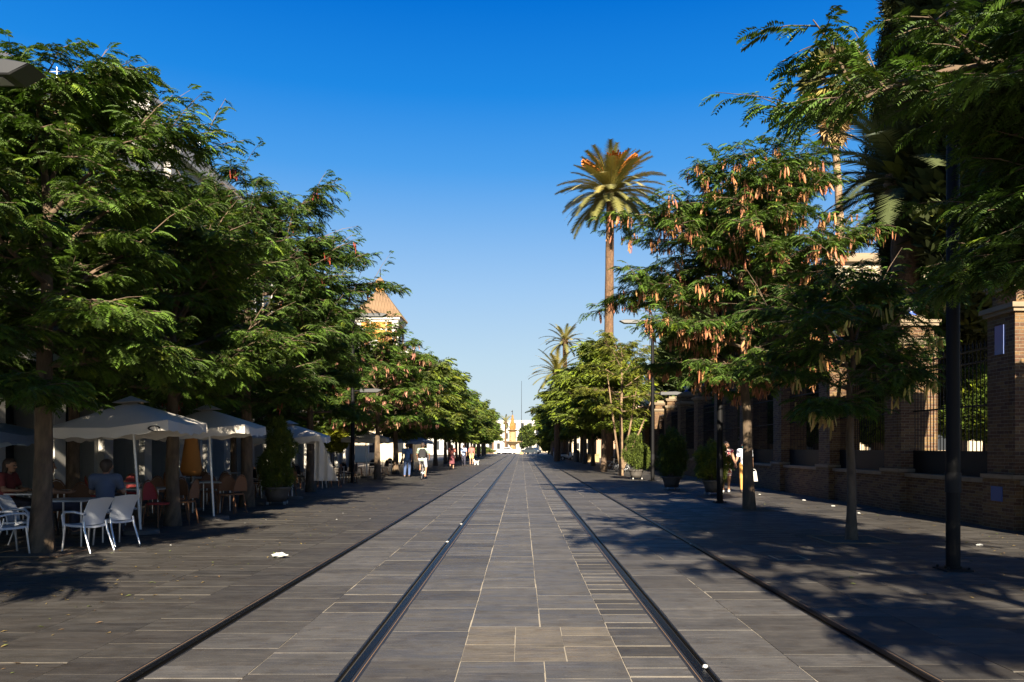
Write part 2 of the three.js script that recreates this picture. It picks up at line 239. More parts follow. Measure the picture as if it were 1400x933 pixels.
function growTree(o) {                                   // { h, base, r, seed, limbs, subs, twigs, per, lod, color, yellow, pods, podColor, bark, trunkR, fork, reach }
  const tips = [], r = rng(o.seed), wood = [], twigs = [], leaves = [], pods = [], lean = o.lean || [0, 0], tr = o.trunkR || .13;
  const tp = [], trd = [], TOP = o.h * .8, N = 9;
  for (let i = 0; i <= N; i++) { const t = i / N; tp.push(V(lean[0] * t + (i ? (r() - .5) * .12 * t : 0), TOP * t, lean[1] * t + (i ? (r() - .5) * .12 * t : 0))); trd.push(tr * (i === 0 ? 1.3 : .92 + .16 * r()) * Math.pow(1 - t, .75) + .02); }
  wood.push(tube(tp, trd, 9));
  const onTrunk = y => { const t = clamp(y / TOP) * N, k = Math.min(N - 1, Math.floor(t)); return tp[k].clone().lerp(tp[k + 1], t - k); };
  const S = (o.lod === 'far' ? 1.35 : 1) * (o.leafScale || 1), q = new THREE.Quaternion(), m4 = new THREE.Matrix4();
  const leaf = (p, d, hang) => {
    const az = Math.atan2(d.z, d.x) + (r() - .5) * 2.2, el = Math.asin(clamp(d.y, -1, 1)) * .5 + (r() - .55) * .7 - (hang || 0);
    const x = dirOf(az, el), z = V().crossVectors(x, UPV).normalize(), y = V().crossVectors(z, x), roll = (r() - .5) * .9; const y2 = y.clone().multiplyScalar(Math.cos(roll)).addScaledVector(z, Math.sin(roll)), z2 = V().crossVectors(x, y2);
    const s = S * (.65 + .6 * r()); leaves.push([new THREE.Matrix4().makeBasis(x.multiplyScalar(s), y2.multiplyScalar(s), z2.multiplyScalar(s)).setPosition(p), tint(r, o.color, .55, o.yellow || .06)]);
  };
  const twig = (p, d, len) => {
    const e = p.clone().addScaledVector(d, len); e.y -= len * .12; if (o.lod === 'near') twigs.push(tube([p, p.clone().lerp(e, .5).add(V(0, len * .05, 0)), e], [.009, .006, .003], 3));
    for (let k = 0; k < o.per; k++) { const t = (k + .6) / o.per; leaf(p.clone().lerp(e, t).add(V((r() - .5) * .05, (r() - .5) * .05, (r() - .5) * .05)), d); }
    if (o.pods && r() < o.pods) { const n = 4 + Math.floor(r() * 6), c = p.clone().lerp(e, .3 + .6 * r()); for (let k = 0; k < n; k++) { const s = .8 + .7 * r(); m4.makeRotationFromEuler(new THREE.Euler((r() - .5) * .7, r() * TAU, (r() - .5) * .7)).scale(V(s * (.8 + .5 * r()), s * (.8 + .5 * r()), s)); m4.setPosition(c.x + (r() - .5) * .16, c.y - .03 - .16 * r(), c.z + (r() - .5) * .16); const pc = o.podColor, v = .7 + .6 * r(); pods.push([m4.clone(), rgb(pc[0] * v, pc[1] * v * (.8 + .5 * r()), pc[2] * v)]); } }
  };
  const branch = (p, d, len, depth, rad) => {
    const n = depth ? 4 : 6, pts = [p.clone()]; let c = p.clone(), dd = d.clone();
    for (let i = 1; i <= n; i++) { dd.add(V((r() - .5) * .35, (r() - .5) * .16 + (i < n * .6 ? .05 : -.12), (r() - .5) * .35)).normalize(); c = c.clone().addScaledVector(dd, len / n); pts.push(c); }
    if (!depth) tips.push(pts[n], pts[n - 1]); else if (r() < .25) tips.push(pts[n]);
    const rr = pts.map((_, i) => rad * (1 - .8 * i / n)); (depth ? twigs : wood).push(tube(pts, rr, depth ? 4 : 6));
    const P = t => { const k = Math.min(n - 1, Math.floor(t * n)); return pts[k].clone().lerp(pts[k + 1], t * n - k); };
    if (!depth) {
      for (let i = 0; i < o.subs; i++) { const t = .16 + .84 * (i + r() * .6) / o.subs, s = i % 2 ? 1 : -1; const a = Math.atan2(d.z, d.x) + s * (.55 + .6 * r()), e = (r() - .35) * .95; branch(P(Math.min(t, .99)), dirOf(a, e), len * (.5 - .22 * t) * (.8 + .5 * r()), 1, rad * .4); }
      for (let i = 0; i < 4; i++) twig(P(.75 + .24 * r()), dirOf(Math.atan2(dd.z, dd.x) + (r() - .5) * 1.6, (r() - .4) * .6), .25 + .3 * r());
    } else for (let i = 0; i < o.twigs; i++) { const t = .15 + .85 * (i + r() * .5) / o.twigs, s = i % 2 ? 1 : -1; twig(P(Math.min(t, .99)), dirOf(Math.atan2(dd.z, dd.x) + s * (.4 + .9 * r()), (r() - .4) * .6), .22 + .34 * r()); }
  };
  let az = r() * TAU;
  for (let i = 0; i < o.limbs; i++) {
    const s = (i + .3 * r()) / o.limbs, y = o.base * .82 + (TOP - o.base * .82) * s; az += 2.4 + (r() - .5) * .6;
    const env = o.r * (.35 + .75 * Math.pow(Math.sin(PI * (.2 + .68 * s)), 1.1)) * (.8 + .35 * r()), el = lerp(.12, 1.05, Math.pow(s, 1.3)) + (r() - .5) * .5;
    branch(onTrunk(y), dirOf(az, el), Math.max(.55, env * (1 + .15 * s) - .62), 0, tr * (.42 - .2 * s));
  }
  for (const [a, y, len, e] of o.reach || []) branch(onTrunk(y), dirOf(a, e), len, 0, tr * .4);
  for (let i = 0; i < (o.shoots || 0); i++) { const p = tips[Math.floor(r() * tips.length)]; if (p.y < o.h * .45) continue; const d = dirOf(Math.atan2(p.z, p.x) + (r() - .5) * 1.4, .35 + .9 * r()); twig(p, d, .5 + .7 * r()); }
  return { wood, twigs, leaves, pods };
}
function tree(name, label, x, d, o, group) {
  const t = thing(name, label, 'tree', x, 0, d, 0, group), g = growTree(o), bark = M[o.bark || 'bark'];
  for (const f of o.stems || []) g.wood.push(tube([V(0, .1, 0), V(f[0] * .3, .9, f[1] * .3), V(f[0], f[2] * .6, f[1]), V(f[0] * 1.6, f[2], f[1] * 1.6)], [.07, .06, .05, .025], 7));
  part(t, 'trunk', g.wood, bark); if (g.twigs.length) part(t, 'branches', g.twigs, bark, 'stuff');
  const kinds = LEAF[o.lod], buckets = kinds.map(() => []); g.leaves.forEach((l, i) => buckets[i % kinds.length].push(l));
  buckets.forEach((b, i) => instanced(t, 'crown', kinds[i], M.leaf, b));
  if (g.pods.length) instanced(t, 'seed_pods', podGeo, M.pod, g.pods);
  return t;
}
M.pod = mat([1, 1, 1], .7);
function shell(o) {                                       // leaf clumps through the outer part of a lumpy volume
  const r = rng(o.seed), list = [], lobes = [];
  for (let i = 0; i < (o.lobes || 14); i++) lobes.push(dirOf(r() * TAU, (r() - .4) * 2.4));
  for (let i = 0; i < o.n; i++) {
    const d = dirOf(r() * TAU, Math.asin(r() * 2 - 1)); let bump = 0; for (const l of lobes) bump = Math.max(bump, Math.pow(clamp(d.dot(l)), 10));
    const am = o.amp || .36; let k = (1.04 - am + am * bump) * (1 - .32 * r() * r()); let w = 1; if (o.cone) w = 1 - .8 * Math.pow(clamp((d.y + 1) / 2), 1.2);
    const p = V(d.x * o.rx * k * w, d.y * o.ry * k, d.z * (o.rz || o.rx) * k * w).add(o.c), s = (o.s || 1) * (.7 + .6 * r());
    list.push([new THREE.Matrix4().compose(p, new THREE.Quaternion().setFromEuler(new THREE.Euler((r() - .5) * .8, r() * TAU, (r() - .5) * .8)), V(s, s, s)), tint(r, o.color, .35, o.yellow || .05)]);
  }
  return list;
}

console.log('trees');
const GREEN = [.056, .112, .006], DEEP = [.045, .096, .006], LIME = [.108, .152, .007], OLIVE = [.080, .115, .007];
const rowR = 'street trees along the brick garden wall', rowL = 'street trees along the cafe terraces';
// the row by the garden wall
tree('street_tree', 'broad street tree with feathery leaves whose limbs reach out over the tram rails', 5.9, 6.6, { h: 8.6, base: 3.5, r: 2.35, seed: 101, shoots: 50, limbs: 22, subs: 9, twigs: 8, per: 8, lod: 'near', color: DEEP, yellow: .05, trunkR: .16, reach: [[PI * 1.03, 4.75, 3.2, .0], [PI * 1.45, 3.6, 2.6, .05], [PI * 1.6, 4.6, 2.4, .05], [PI * 1.25, 3.6, 1.6, .05], [PI * 1.3, 4.3, 1.7, .1], [PI * 1.25, 5.0, 1.6, .1], [PI * 1.22, 3.2, 1.5, 0], [PI * 1.28, 3.9, 1.7, .05], [PI * 1.22, 4.6, 1.6, .05]] }, rowR);
tree('street_tree', 'tall street tree at the start of the brick garden wall casting shade on the paving', 5.6, -.2, { h: 9, base: 3.8, r: 3.2, seed: 102, limbs: 15, subs: 8, twigs: 7, per: 8, lod: 'mid', color: DEEP, trunkR: .15 }, rowR);
tree('street_tree', 'young street tree with a thin trunk and a low small crown in a square pit', 5.5, 13.4, { h: 4.7, base: 2.6, r: 2.0, seed: 103, shoots: 30, limbs: 14, subs: 7, twigs: 6, per: 6, lod: 'near', color: DEEP, pods: .05, podColor: [.32, .23, .06], trunkR: .07 }, rowR);
tree('street_tree', 'tall street tree hung all over with orange seed pods', 5.64, 19.9, { h: 8.9, base: 3.8, r: 3.05, seed: 114, shoots: 90, limbs: 28, subs: 10, twigs: 9, per: 9, lod: 'near', color: GREEN, yellow: .07, pods: .34, podColor: [.29, .115, .047], trunkR: .12, lean: [-.25, 0] }, rowR);
tree('street_tree', 'slender forked street tree with pale stems and sparse yellowing leaves', 5.45, 44, { h: 8.4, base: 4.2, r: 2.4, seed: 105, limbs: 13, subs: 7, twigs: 6, per: 4, lod: 'mid', color: [.112, .132, .008], yellow: .35, bark: 'paleBark', trunkR: .10, stems: [[.55, .2, 5.2], [1.1, -.3, 4.2], [-.5, .3, 5.5]] }, rowR);
// the row along the terraces
tree('street_tree', 'street tree beside the white plastic chairs of the cafe', -7.05, 11.8, { h: 8.1, base: 2.8, r: 2.3, seed: 201, shoots: 70, limbs: 21, subs: 9, twigs: 9, per: 9, lod: 'near', color: GREEN, yellow: .08, trunkR: .13, lean: [.1, 0] }, rowL);
tree('street_tree', 'street tree before the first terrace casting shade over the plastic chairs', -7.1, 4.6, { h: 7.0, base: 2.7, r: 2.95, seed: 202, limbs: 22, subs: 8, twigs: 7, per: 8, lod: 'mid', color: GREEN, trunkR: .14 }, rowL);
tree('street_tree', 'street tree rising between the two nearest white parasols', -6.85, 15.8, { h: 6.3, base: 2.9, r: 2.6, seed: 203, shoots: 60, limbs: 21, subs: 9, twigs: 8, per: 8, lod: 'near', color: GREEN, yellow: .12, trunkR: .12 }, rowL);
tree('street_tree', 'large bushy street tree with a few red seed pods behind the white parasols', -7.1, 20.8, { h: 8.9, base: 3.0, r: 3.2, seed: 204, shoots: 90, limbs: 27, subs: 10, twigs: 8, per: 8, lod: 'near', color: DEEP, yellow: .07, reach: [[-.1, 4.6, 2.5, .1], [.25, 5.4, 2.6, .12], [.05, 6.2, 2.6, .15], [-.3, 3.8, 2.4, .1], [.5, 4.2, 2.5, .1]], pods: .02, podColor: [.24, .035, .02], trunkR: .15 }, rowL);
tree('street_tree', 'street tree beside the parasol with the hanging side cloth', -7.3, 27.8, { h: 7.4, base: 3.0, r: 2.2, seed: 205, shoots: 90, limbs: 15, subs: 8, twigs: 6, per: 8, lod: 'mid', color: DEEP, pods: .015, podColor: [.24, .05, .026], trunkR: .13 }, rowL);
tree('street_tree', 'street tree covered in pinkish seed pods beyond the cafe parasols', -6.9, 38.5, { h: 7.0, base: 2.9, r: 3.0, seed: 206, shoots: 90, limbs: 21, subs: 8, twigs: 7, per: 8, lod: 'mid', color: GREEN, yellow: .1, pods: .4, podColor: [.26, .12, .075], trunkR: .13 }, rowL);
const back = 'bushy tree of the second row between the cafe terraces and the white buildings', backG = 'second row of trees behind the terraces';
const bk1 = tree('street_tree', back, -10.9, 13.5, { h: 8.2, base: 2.9, r: 3.0, seed: 211, shoots: 90, limbs: 18, subs: 8, twigs: 7, per: 8, lod: 'mid', color: DEEP, yellow: .08, trunkR: .15, bark: 'darkBark' }, backG);
const bk2 = tree('street_tree', back, -10.7, 19.2, { h: 8.8, base: 3.1, r: 3.1, seed: 212, shoots: 90, limbs: 18, subs: 8, twigs: 7, per: 8, lod: 'mid', color: GREEN, yellow: .08, trunkR: .15, bark: 'darkBark' }, backG);
[[-11, 8.3], [-10.9, 25], [-11.1, 31], [-10.8, 37.5], [-11, 44], [-10.8, 51]].forEach(([x, d], i) => copyOf(i % 2 ? bk2 : bk1, x, 0, d, i * 1.7 + .6, back, backG, d > 30 ? .85 : 1));
// farther trees: three builds, copied down both rows
const farLabelR = 'leafy street tree in the distant row beyond the pale forked tree', farLabelL = 'leafy street tree in the distant row beyond the cyclist';
const farA = tree('street_tree', farLabelL, -7.2, 46, { h: 7.4, base: 2.8, r: 3.0, seed: 301, limbs: 16, subs: 7, twigs: 6, per: 4, lod: 'far', color: OLIVE, yellow: .15, pods: .06, podColor: [.32, .22, .06], trunkR: .15 }, rowL);
const farB = tree('street_tree', farLabelL, -7.3, 53, { h: 7.8, base: 2.9, r: 2.9, seed: 302, limbs: 16, subs: 7, twigs: 6, per: 4, lod: 'far', color: GREEN, yellow: .12, trunkR: .15 }, rowL);
const farC = tree('street_tree', farLabelR, 5.2, 51, { h: 8.4, base: 3.2, r: 2.8, seed: 303, limbs: 16, subs: 7, twigs: 6, per: 4, lod: 'far', color: LIME, yellow: .18, trunkR: .17, bark: 'bark' }, rowR);
{
  const r = rng(77);
  for (let i = 0, d = 60; d < 165; d += 7.2, i++) copyOf([farA, farB][i % 2], -7.2 + (r() - .5) * .4, 0, d, r() * 6, farLabelL, rowL, 1 + .12 * r() + (d > 90 ? .08 : 0));
  for (let i = 0, d = 59; d < 170; d += 7.4, i++) copyOf([farC, farA, farC, farB][i % 4], 5.9 + (r() - .5) * .5, 0, d, r() * 6, farLabelR, rowR, 1.0 + .15 * r() + (d > 80 ? .14 : 0));
}

// palms
function frondGeometry(L, arch, n, ll, seed) {
  const r = rng(seed), o = [], P = t => V(L * (t - .18 * arch * t * t * t), L * (.42 * t - arch * t * t), 0);
  for (let i = 0; i < n; i++) { const t = .1 + .9 * i / (n - 1), p = P(t), tan = P(Math.min(1, t + .02)).sub(P(t - .02)).normalize(), l = ll * Math.pow(Math.sin(PI * (.12 + .8 * t)), .7); for (const s of [-1, 1]) { const d = V(tan.x * .6, tan.y * .6 - .1 - .15 * r(), 0).add(V(0, .26, s * .8)).normalize().multiplyScalar(l * (.85 + .3 * r())); d.y -= l * .12; const w = tan.clone().multiplyScalar(L * .011); o.push(...p.clone().sub(w).toArray(), ...p.clone().add(w).toArray(), ...p.clone().add(d).toArray()); } }
  const st = []; for (let i = 0; i <= 8; i++) st.push(P(i / 8)); return merge([tris(o), tube(st, st.map((_, i) => .035 * (1 - i / 9)), 4)]);
}
function datePalm(label, x, d, H, L, mats, n, seed, fruit, trunkR = .3, lean = 0) {
  const t = thing('date_palm', label, 'palm tree', x, 0, d), r = rng(seed), pts = [], rr = []; for (let i = 0; i <= 14; i++) { const s = i / 14; pts.push(V(lean * s * s, H * s, 0)); rr.push(trunkR * (1.12 - .25 * s) * (1 + .05 * (i % 2))); }
  part(t, 'trunk', tube(pts, rr, 12), M.palmTrunk);
  const boss = new THREE.SphereGeometry(trunkR * 1.5, 10, 8); boss.scale(1, 1.4, 1); boss.translate(lean, H - .1, 0); part(t, 'crown_base', boss, M.palmTrunk);
  const gs = [frondGeometry(L * .9, .36, 46, L * .15, seed + 1), frondGeometry(L, .5, 46, L * .15, seed + 2), frondGeometry(L * .95, .46, 46, L * .15, seed + 3)];
  for (let i = 0; i < n; i++) { const s = i / n, f = part(t, 'frond', gs[Math.min(2, Math.floor(s * 3))], mats[s > .72 ? 2 : r() < .45 ? 1 : 0]); f.position.set(lean, H + .15 - .45 * s, 0); f.rotation.set(0, i * 2.39996 + (r() - .5) * .3, lerp(.95, -.62, Math.pow(s, .9)) + (r() - .5) * .2, 'YXZ'); f.scale.setScalar(.85 + .25 * r()); }
  if (fruit) for (let i = 0; i < 11; i++) { const a = i * TAU / 11 + r(), o = []; for (let k = 0; k < 16; k++) { const b = a + (r() - .5) * .5, l = .6 + .5 * r(); o.push(tube([V(0, 0, 0), dirOf(b, 1.1).multiplyScalar(l * 1.1), dirOf(b, .75).multiplyScalar(l * 2.2)], [.03, .045, .06], 4)); } const f = part(t, 'fruit_cluster', o, M.fruit); f.position.set(lean, H + .3, 0); f.scale.setScalar(L / 3.4); }
  return t;
}
datePalm('tall date palm with orange fruit clusters rising above the street trees', 6.05, 56, 19.2, 4.1, [M.frondYellow, M.frond, M.frond], 100, 41, true, .31, .15);
datePalm('shaded date palm with drooping dark fronds behind the iron railings', 10.25, 21.5, 8.7, 3.4, [M.frondShadeGreen, M.frondShadeGreen, M.frondShadeGreen], 46, 42, false, .36);
datePalm('lower date palm with pale arching fronds among the distant street trees', 3.9, 88, 9.6, 3.6, [M.frondYellow, M.frond, M.frond], 44, 43, false, .3);
datePalm('date palm with greener fronds just behind the pale arching palm', 5.6, 104, 15.2, 3.6, [M.frond, M.frondYellow, M.frond], 40, 44, false, .3);
const pz = datePalm('small palm standing beside the fountain on the far square', -3.9, 196, 7.6, 2.6, [M.frond, M.frondYellow, M.frond], 26, 45, false, .25);
copyOf(pz, -7.2, 0, 202, 1.2, 'small palm standing beside the fountain on the far square', null); pz.userData.group = 'palms on the far square'; scene.children[scene.children.length - 1].userData.group = 'palms on the far square';
{ // fan palm
  const H = 21.8, t = thing('fan_palm', 'very tall fan palm with a skirt of dry leaves behind the garden wall', 'palm tree', 17.55, 0, 45), r = rng(48), pts = [], rr = []; for (let i = 0; i <= 12; i++) { pts.push(V(.5 - .5 * i / 12 + .1 * Math.sin(i), H * i / 12, 0)); rr.push(.27 - .09 * i / 12); }
  part(t, 'trunk', tube(pts, rr, 9), M.palmPale);
  const fan = (seed, dry) => { const q = rng(seed), o = []; for (let k = 0; k < 15; k++) { const a = lerp(-1.25, 1.25, k / 14), l = 1.0 * (.8 + .3 * q()), dx = Math.cos(a), dz = Math.sin(a), b = V(.75, 0, 0), m = b.clone().add(V(dx * l * .55, -.03, dz * l * .55)), e = b.clone().add(V(dx * l, -.22 - .25 * q(), dz * l)), w = .06; o.push(...b.toArray(), m.x - dz * w, m.y, m.z + dx * w, ...e.toArray(), ...b.toArray(), ...e.toArray(), m.x + dz * w, m.y, m.z - dx * w); } o.push(0, 0, .02, 0, 0, -.02, .8, 0, 0); return tris(o); };
  const A = [fan(1), fan(2)];
  for (let i = 0; i < 90; i++) { const s = i / 90, dry = s > .55, f = part(t, dry ? 'dry_leaf' : 'fan_leaf', A[i % 2], dry ? M.frondDry : [M.frond, M.frondShadeGreen, M.frondYellow][i % 3]); f.position.set(pts[12].x, H + .3 - (dry ? (s - .55) * 5.2 : s * .6), 0); f.rotation.set((r() - .5) * .5, i * 2.39996, dry ? -1.15 - .25 * r() : lerp(1.3, -.8, s / .55), 'YXZ'); f.scale.setScalar(dry ? 1.25 - .5 * (s - .55) : 1.3); }
}

// ------------------------------------------------------------------ garden wall, piers, railings
console.log('wall');
const FX = 9.4, PX = 9.08, PITCH = 4.45, P0 = 15.25;
{
  const N = 16, first = P0 - PITCH;
  const w = thing('garden_wall', 'low brick wall with a stone coping that carries the iron railings', 'wall', 0, 0, 0), dEnd = first + PITCH * (N - 1) + .5;
  part(w, 'brick_plinth', metres(box(9.2, 9.75, -.02, .84, -dEnd, -first)), M.brick); part(w, 'coping', metres(box(9.14, 9.8, .84, .93, -dEnd, -first)), M.cornice);
  const pier = (d, big, label) => {
    const t = thing('brick_pier', label, 'pier', PX + .45, 0, d, 0, big ? undefined : 'brick piers of the garden wall'), h = big ? 4.05 : 4.0;
    part(t, 'base', metres(box(-.5, .5, 0, .95, -.5, .5)), M.brick); part(t, 'base_moulding', box(-.53, .53, .95, 1.03, -.53, .53), M.cornice);
    part(t, 'shaft', metres(box(-.44, .44, 1.03, h, -.44, .44)), M.brick); part(t, 'sunken_panel', metres(box(-.452, -.40, 1.7, h - .6, -.26, .26)), M.brick);
    part(t, 'cornice', [box(-.50, .50, h, h + .07, -.50, .50), box(-.55, .55, h + .07, h + .16, -.55, .55)], M.cornice);
    part(t, 'attic', metres(box(-.38, .38, h + .16, h + .46, -.38, .38)), M.brick); part(t, 'cap', [box(-.46, .46, h + .46, h + .53, -.46, .46), box(-.5, .5, h + .53, h + .6, -.5, .5), box(-.24, .24, h + .6, h + .74, -.24, .24)], M.cornice);
    if (big) {
      part(t, 'ceramic_panel', box(-.475, -.44, 3.3, 3.85, -.14, .14), mat([.12, .16, .34], .2)); part(t, 'street_tile', box(-.515, -.5, 1.12 - .6, 1.4 - .6, -.2, .16), mat([.03, .07, .22], .25));
      part(t, 'shoulder', metres(box(-.2, .3, 1.03, 3.75, -.62, -.441)), M.brick); part(t, 'shoulder_cap', box(-.27, .36, 3.75, 3.86, -.68, -.445), M.cornice);
    }
    return t;
  };
  const urn = (d, label) => { const t = thing('ceramic_urn', label, 'urn', PX + .45, (d > 16 ? 4.0 : 4.05) + .74, d, 0, (d > 16 || d < 12) ? 'urns on the garden piers' : undefined); part(t, 'foot', lathe([[0, 0], [.14, 0], [.15, .03], [.06, .09], [.06, .12]], 14), mat([.05, .09, .3], .25)); part(t, 'bowl', lathe([[.05, .12], [.13, .18], [.17, .28], [.15, .3], [.0, .22]], 14), mat([.72, .72, .74], .25)); for (let k = 0; k < 8; k++) part(t, 'leaf_ornament', at(new THREE.ConeGeometry(.03, .12, 5), Math.cos(k * TAU / 8) * .16, .32, Math.sin(k * TAU / 8) * .16), mat([.72, .72, .74], .25)); return t; };
  const barGeo = merge([at(new THREE.CylinderGeometry(.011, .011, 2.2, 5), 0, 2.5, 0), at(new THREE.ConeGeometry(.024, .16, 5), 0, 3.68, 0)]), knob = new THREE.TorusGeometry(.055, .009, 4, 10);
  knob.rotateY(PI / 2);
  const lab = ['brick pier with a blue ceramic panel and shouldered cap beside the lamp post'];
  for (let i = 0; i < N; i++) {
    const d = first + PITCH * i; pier(d, i === 1, i === 1 ? lab[0] : i === 2 ? 'brick pier next along the wall from the ceramic pier, its edge in the sun' : i === 0 ? 'brick pier at the start of the garden wall' : 'plain brick pier of the garden wall carrying a stone cap'); if (i < 9) urn(d, i === 1 ? 'white and blue ceramic urn on the pier with the ceramic panel' : 'white and blue ceramic urn on a plain garden pier');
    if (i === N - 1) break;
    const t = thing('iron_railing', i === 1 ? 'black iron railing between the ceramic pier and the next brick pier' : i === 0 ? 'black iron railing before the ceramic pier' : 'black spear topped iron railing between two plain brick piers', 'railing', FX, .93, d + PITCH / 2, 0, i < 2 ? undefined : 'railings of the garden wall'), z = PITCH / 2 - .42;
    part(t, 'kick_panel', box(-.015, .015, 0, .52, -z, z), M.iron); for (const y of [.5, 1.45, 2.35, 2.6]) part(t, 'cross_rail', box(-.02, .02, y, y + .035, -z, z), M.iron);
    const nb = 25, list = []; for (let k = 0; k < nb; k++) { const zz = -z + (k + .5) * 2 * z / nb, g = at(barGeo, 0, -.93, zz); if (i < 8) part(t, 'bar', i < 8 ? (() => barGeo)() : g, M.iron).position.set(0, -.93, zz); else list.push(g); }
    if (list.length) part(t, 'bars', list, M.iron, 'stuff'); else for (let k = 1; k < 6; k++) part(t, 'ring_ornament', knob, M.iron).position.set(0, 2.5, -z + k * 2 * z / 6);
  }
}
// the garden behind the wall
function evergreen(name, label, x, d, o, category = 'tree') { const t = thing(name, label, category, x, 0, d); part(t, 'trunk', tube([V(0, 0, 0), V(.1, o.c.y * .5, 0), V(0, o.c.y + o.ry * .5, 0)], [.3, .24, .06], 8), M.darkBark); instanced(t, 'crown', o.geo || CLUMP_BIG, M.leafThick, shell(o)); return t; }
evergreen('cypress_tree', 'tall dark cypress with hanging olive foliage behind the iron railings', 12.7, 23.5, { c: V(0, 9.6, 0), rx: 2.4, ry: 8.6, n: 10000, seed: 61, color: [.050, .056, .014], lobes: 60, geo: NEEDLE, s: 1.6 });
evergreen('cypress_tree', 'broad dark evergreen towering over the pier with the ceramic panel', 13.6, 19, { c: V(0, 10.4, 0), rx: 4.2, ry: 7.6, n: 12000, seed: 62, color: [.030, .042, .010], lobes: 50, s: 1.25 });
evergreen('garden_tree', 'dense garden tree behind the railings past the dark cypress', 13.3, 30, { c: V(0, 4.4, 0), rx: 3.0, ry: 3.0, n: 6000, seed: 63, color: [.045, .07, .016], lobes: 30, s: 1.2 });
evergreen('garden_tree', 'dense garden tree rising behind the railings near the potted shrubs', 12.7, 41, { c: V(0, 6.0, 0), rx: 3.3, ry: 5.0, n: 7000, seed: 64, color: [.05, .08, .018], lobes: 30, s: 1.3 });
evergreen('garden_tree', 'dense garden tree behind the far end of the railings', 13, 56, { c: V(0, 6.6, 0), rx: 3.8, ry: 5.4, n: 6000, seed: 65, color: [.045, .07, .018], lobes: 30, s: 1.5 });
const orangeTree = evergreen('orange_tree', 'small round orange tree in the garden behind the iron railings', 12.3, 21.2, { c: V(0, 2.5, 0), rx: 1.25, ry: 1.15, n: 2200, seed: 66, color: [.055, .09, .008], lobes: 18, s: .8, yellow: .12, geo: CLUMP }); orangeTree.userData.group = 'orange trees behind the railings';
for (const [x, d] of [[11.8, 26.6], [14.6, 24.6], [12.2, 33], [12, 38]]) copyOf(orangeTree, x, 0, d, d, null, 'orange trees behind the railings');
{ // pale building in the garden
  const t = thing('garden_building', 'pale stone university building standing in the garden behind the railings', 'building', 15.2, 0, 39), wall = metres(box(0, 40, 0, 10.5, -60, 0));
  part(t, 'wall', wall, M.cream); part(t, 'cornice', [box(-.3, 40.3, 10.5, 10.9, -60.3, .3), box(-.15, 40, 5.2, 5.45, -60, .15)], M.cornice);
  for (let k = 0; k < 7; k++) for (const [y0, y1] of [[1.4, 4], [6.4, 9]]) { const x = 1.6 + k * 3.2, w = part(t, 'window', box(x, x + 1.2, y0, y1, -.05, .03), M.glass); part(w, 'window_frame', [box(x - .14, x, y0 - .1, y1 + .14, .0, .08), box(x + 1.2, x + 1.34, y0 - .1, y1 + .14, .0, .08), box(x, x + 1.2, y1, y1 + .14, 0, .08), box(x, x + 1.2, y0 - .1, y0, 0, .08)], M.cornice); }
  const f = thing('flag', 'red and yellow striped flag on a leaning pole behind the railings', 'flag', 14.6, 4.4, 33); const cloth = (y0, y1, m) => { const g = new THREE.PlaneGeometry(1.0, y1 - y0, 10, 1); g.translate(.5, (y0 + y1) / 2, 0); const p = g.attributes.position; for (let i = 0; i < p.count; i++) { p.setZ(i, .1 * Math.sin(p.getX(i) * 8)); p.setY(i, p.getY(i) - .55 * p.getX(i)); } g.computeVertexNormals(); part(f, 'stripe', g, m); };
  part(f, 'pole', rod(V(0, -4.4, 0), V(0, 1.3, 0), .025), M.alu); cloth(.2, .45, M.redCloth = mat([.5, .02, .02], .8, { side: 2 })); cloth(.45, .85, mat([.75, .42, .02], .8, { side: 2 })); cloth(.85, 1.1, M.redCloth);
  const f2 = thing('flag', 'blue flag hanging beside the striped one behind the railings', 'flag', 15.5, 4.4, 33); part(f2, 'pole', rod(V(0, -4.4, 0), V(0, 1.4, 0), .025), M.alu); const g = new THREE.PlaneGeometry(.9, .9, 8, 1); const p = g.attributes.position; for (let i = 0; i < p.count; i++) p.setZ(i, .08 * Math.sin(p.getX(i) * 9)); g.translate(.45, .6, 0); g.computeVertexNormals(); part(f2, 'cloth', g, mat([.02, .12, .5], .8, { side: 2 }));
}

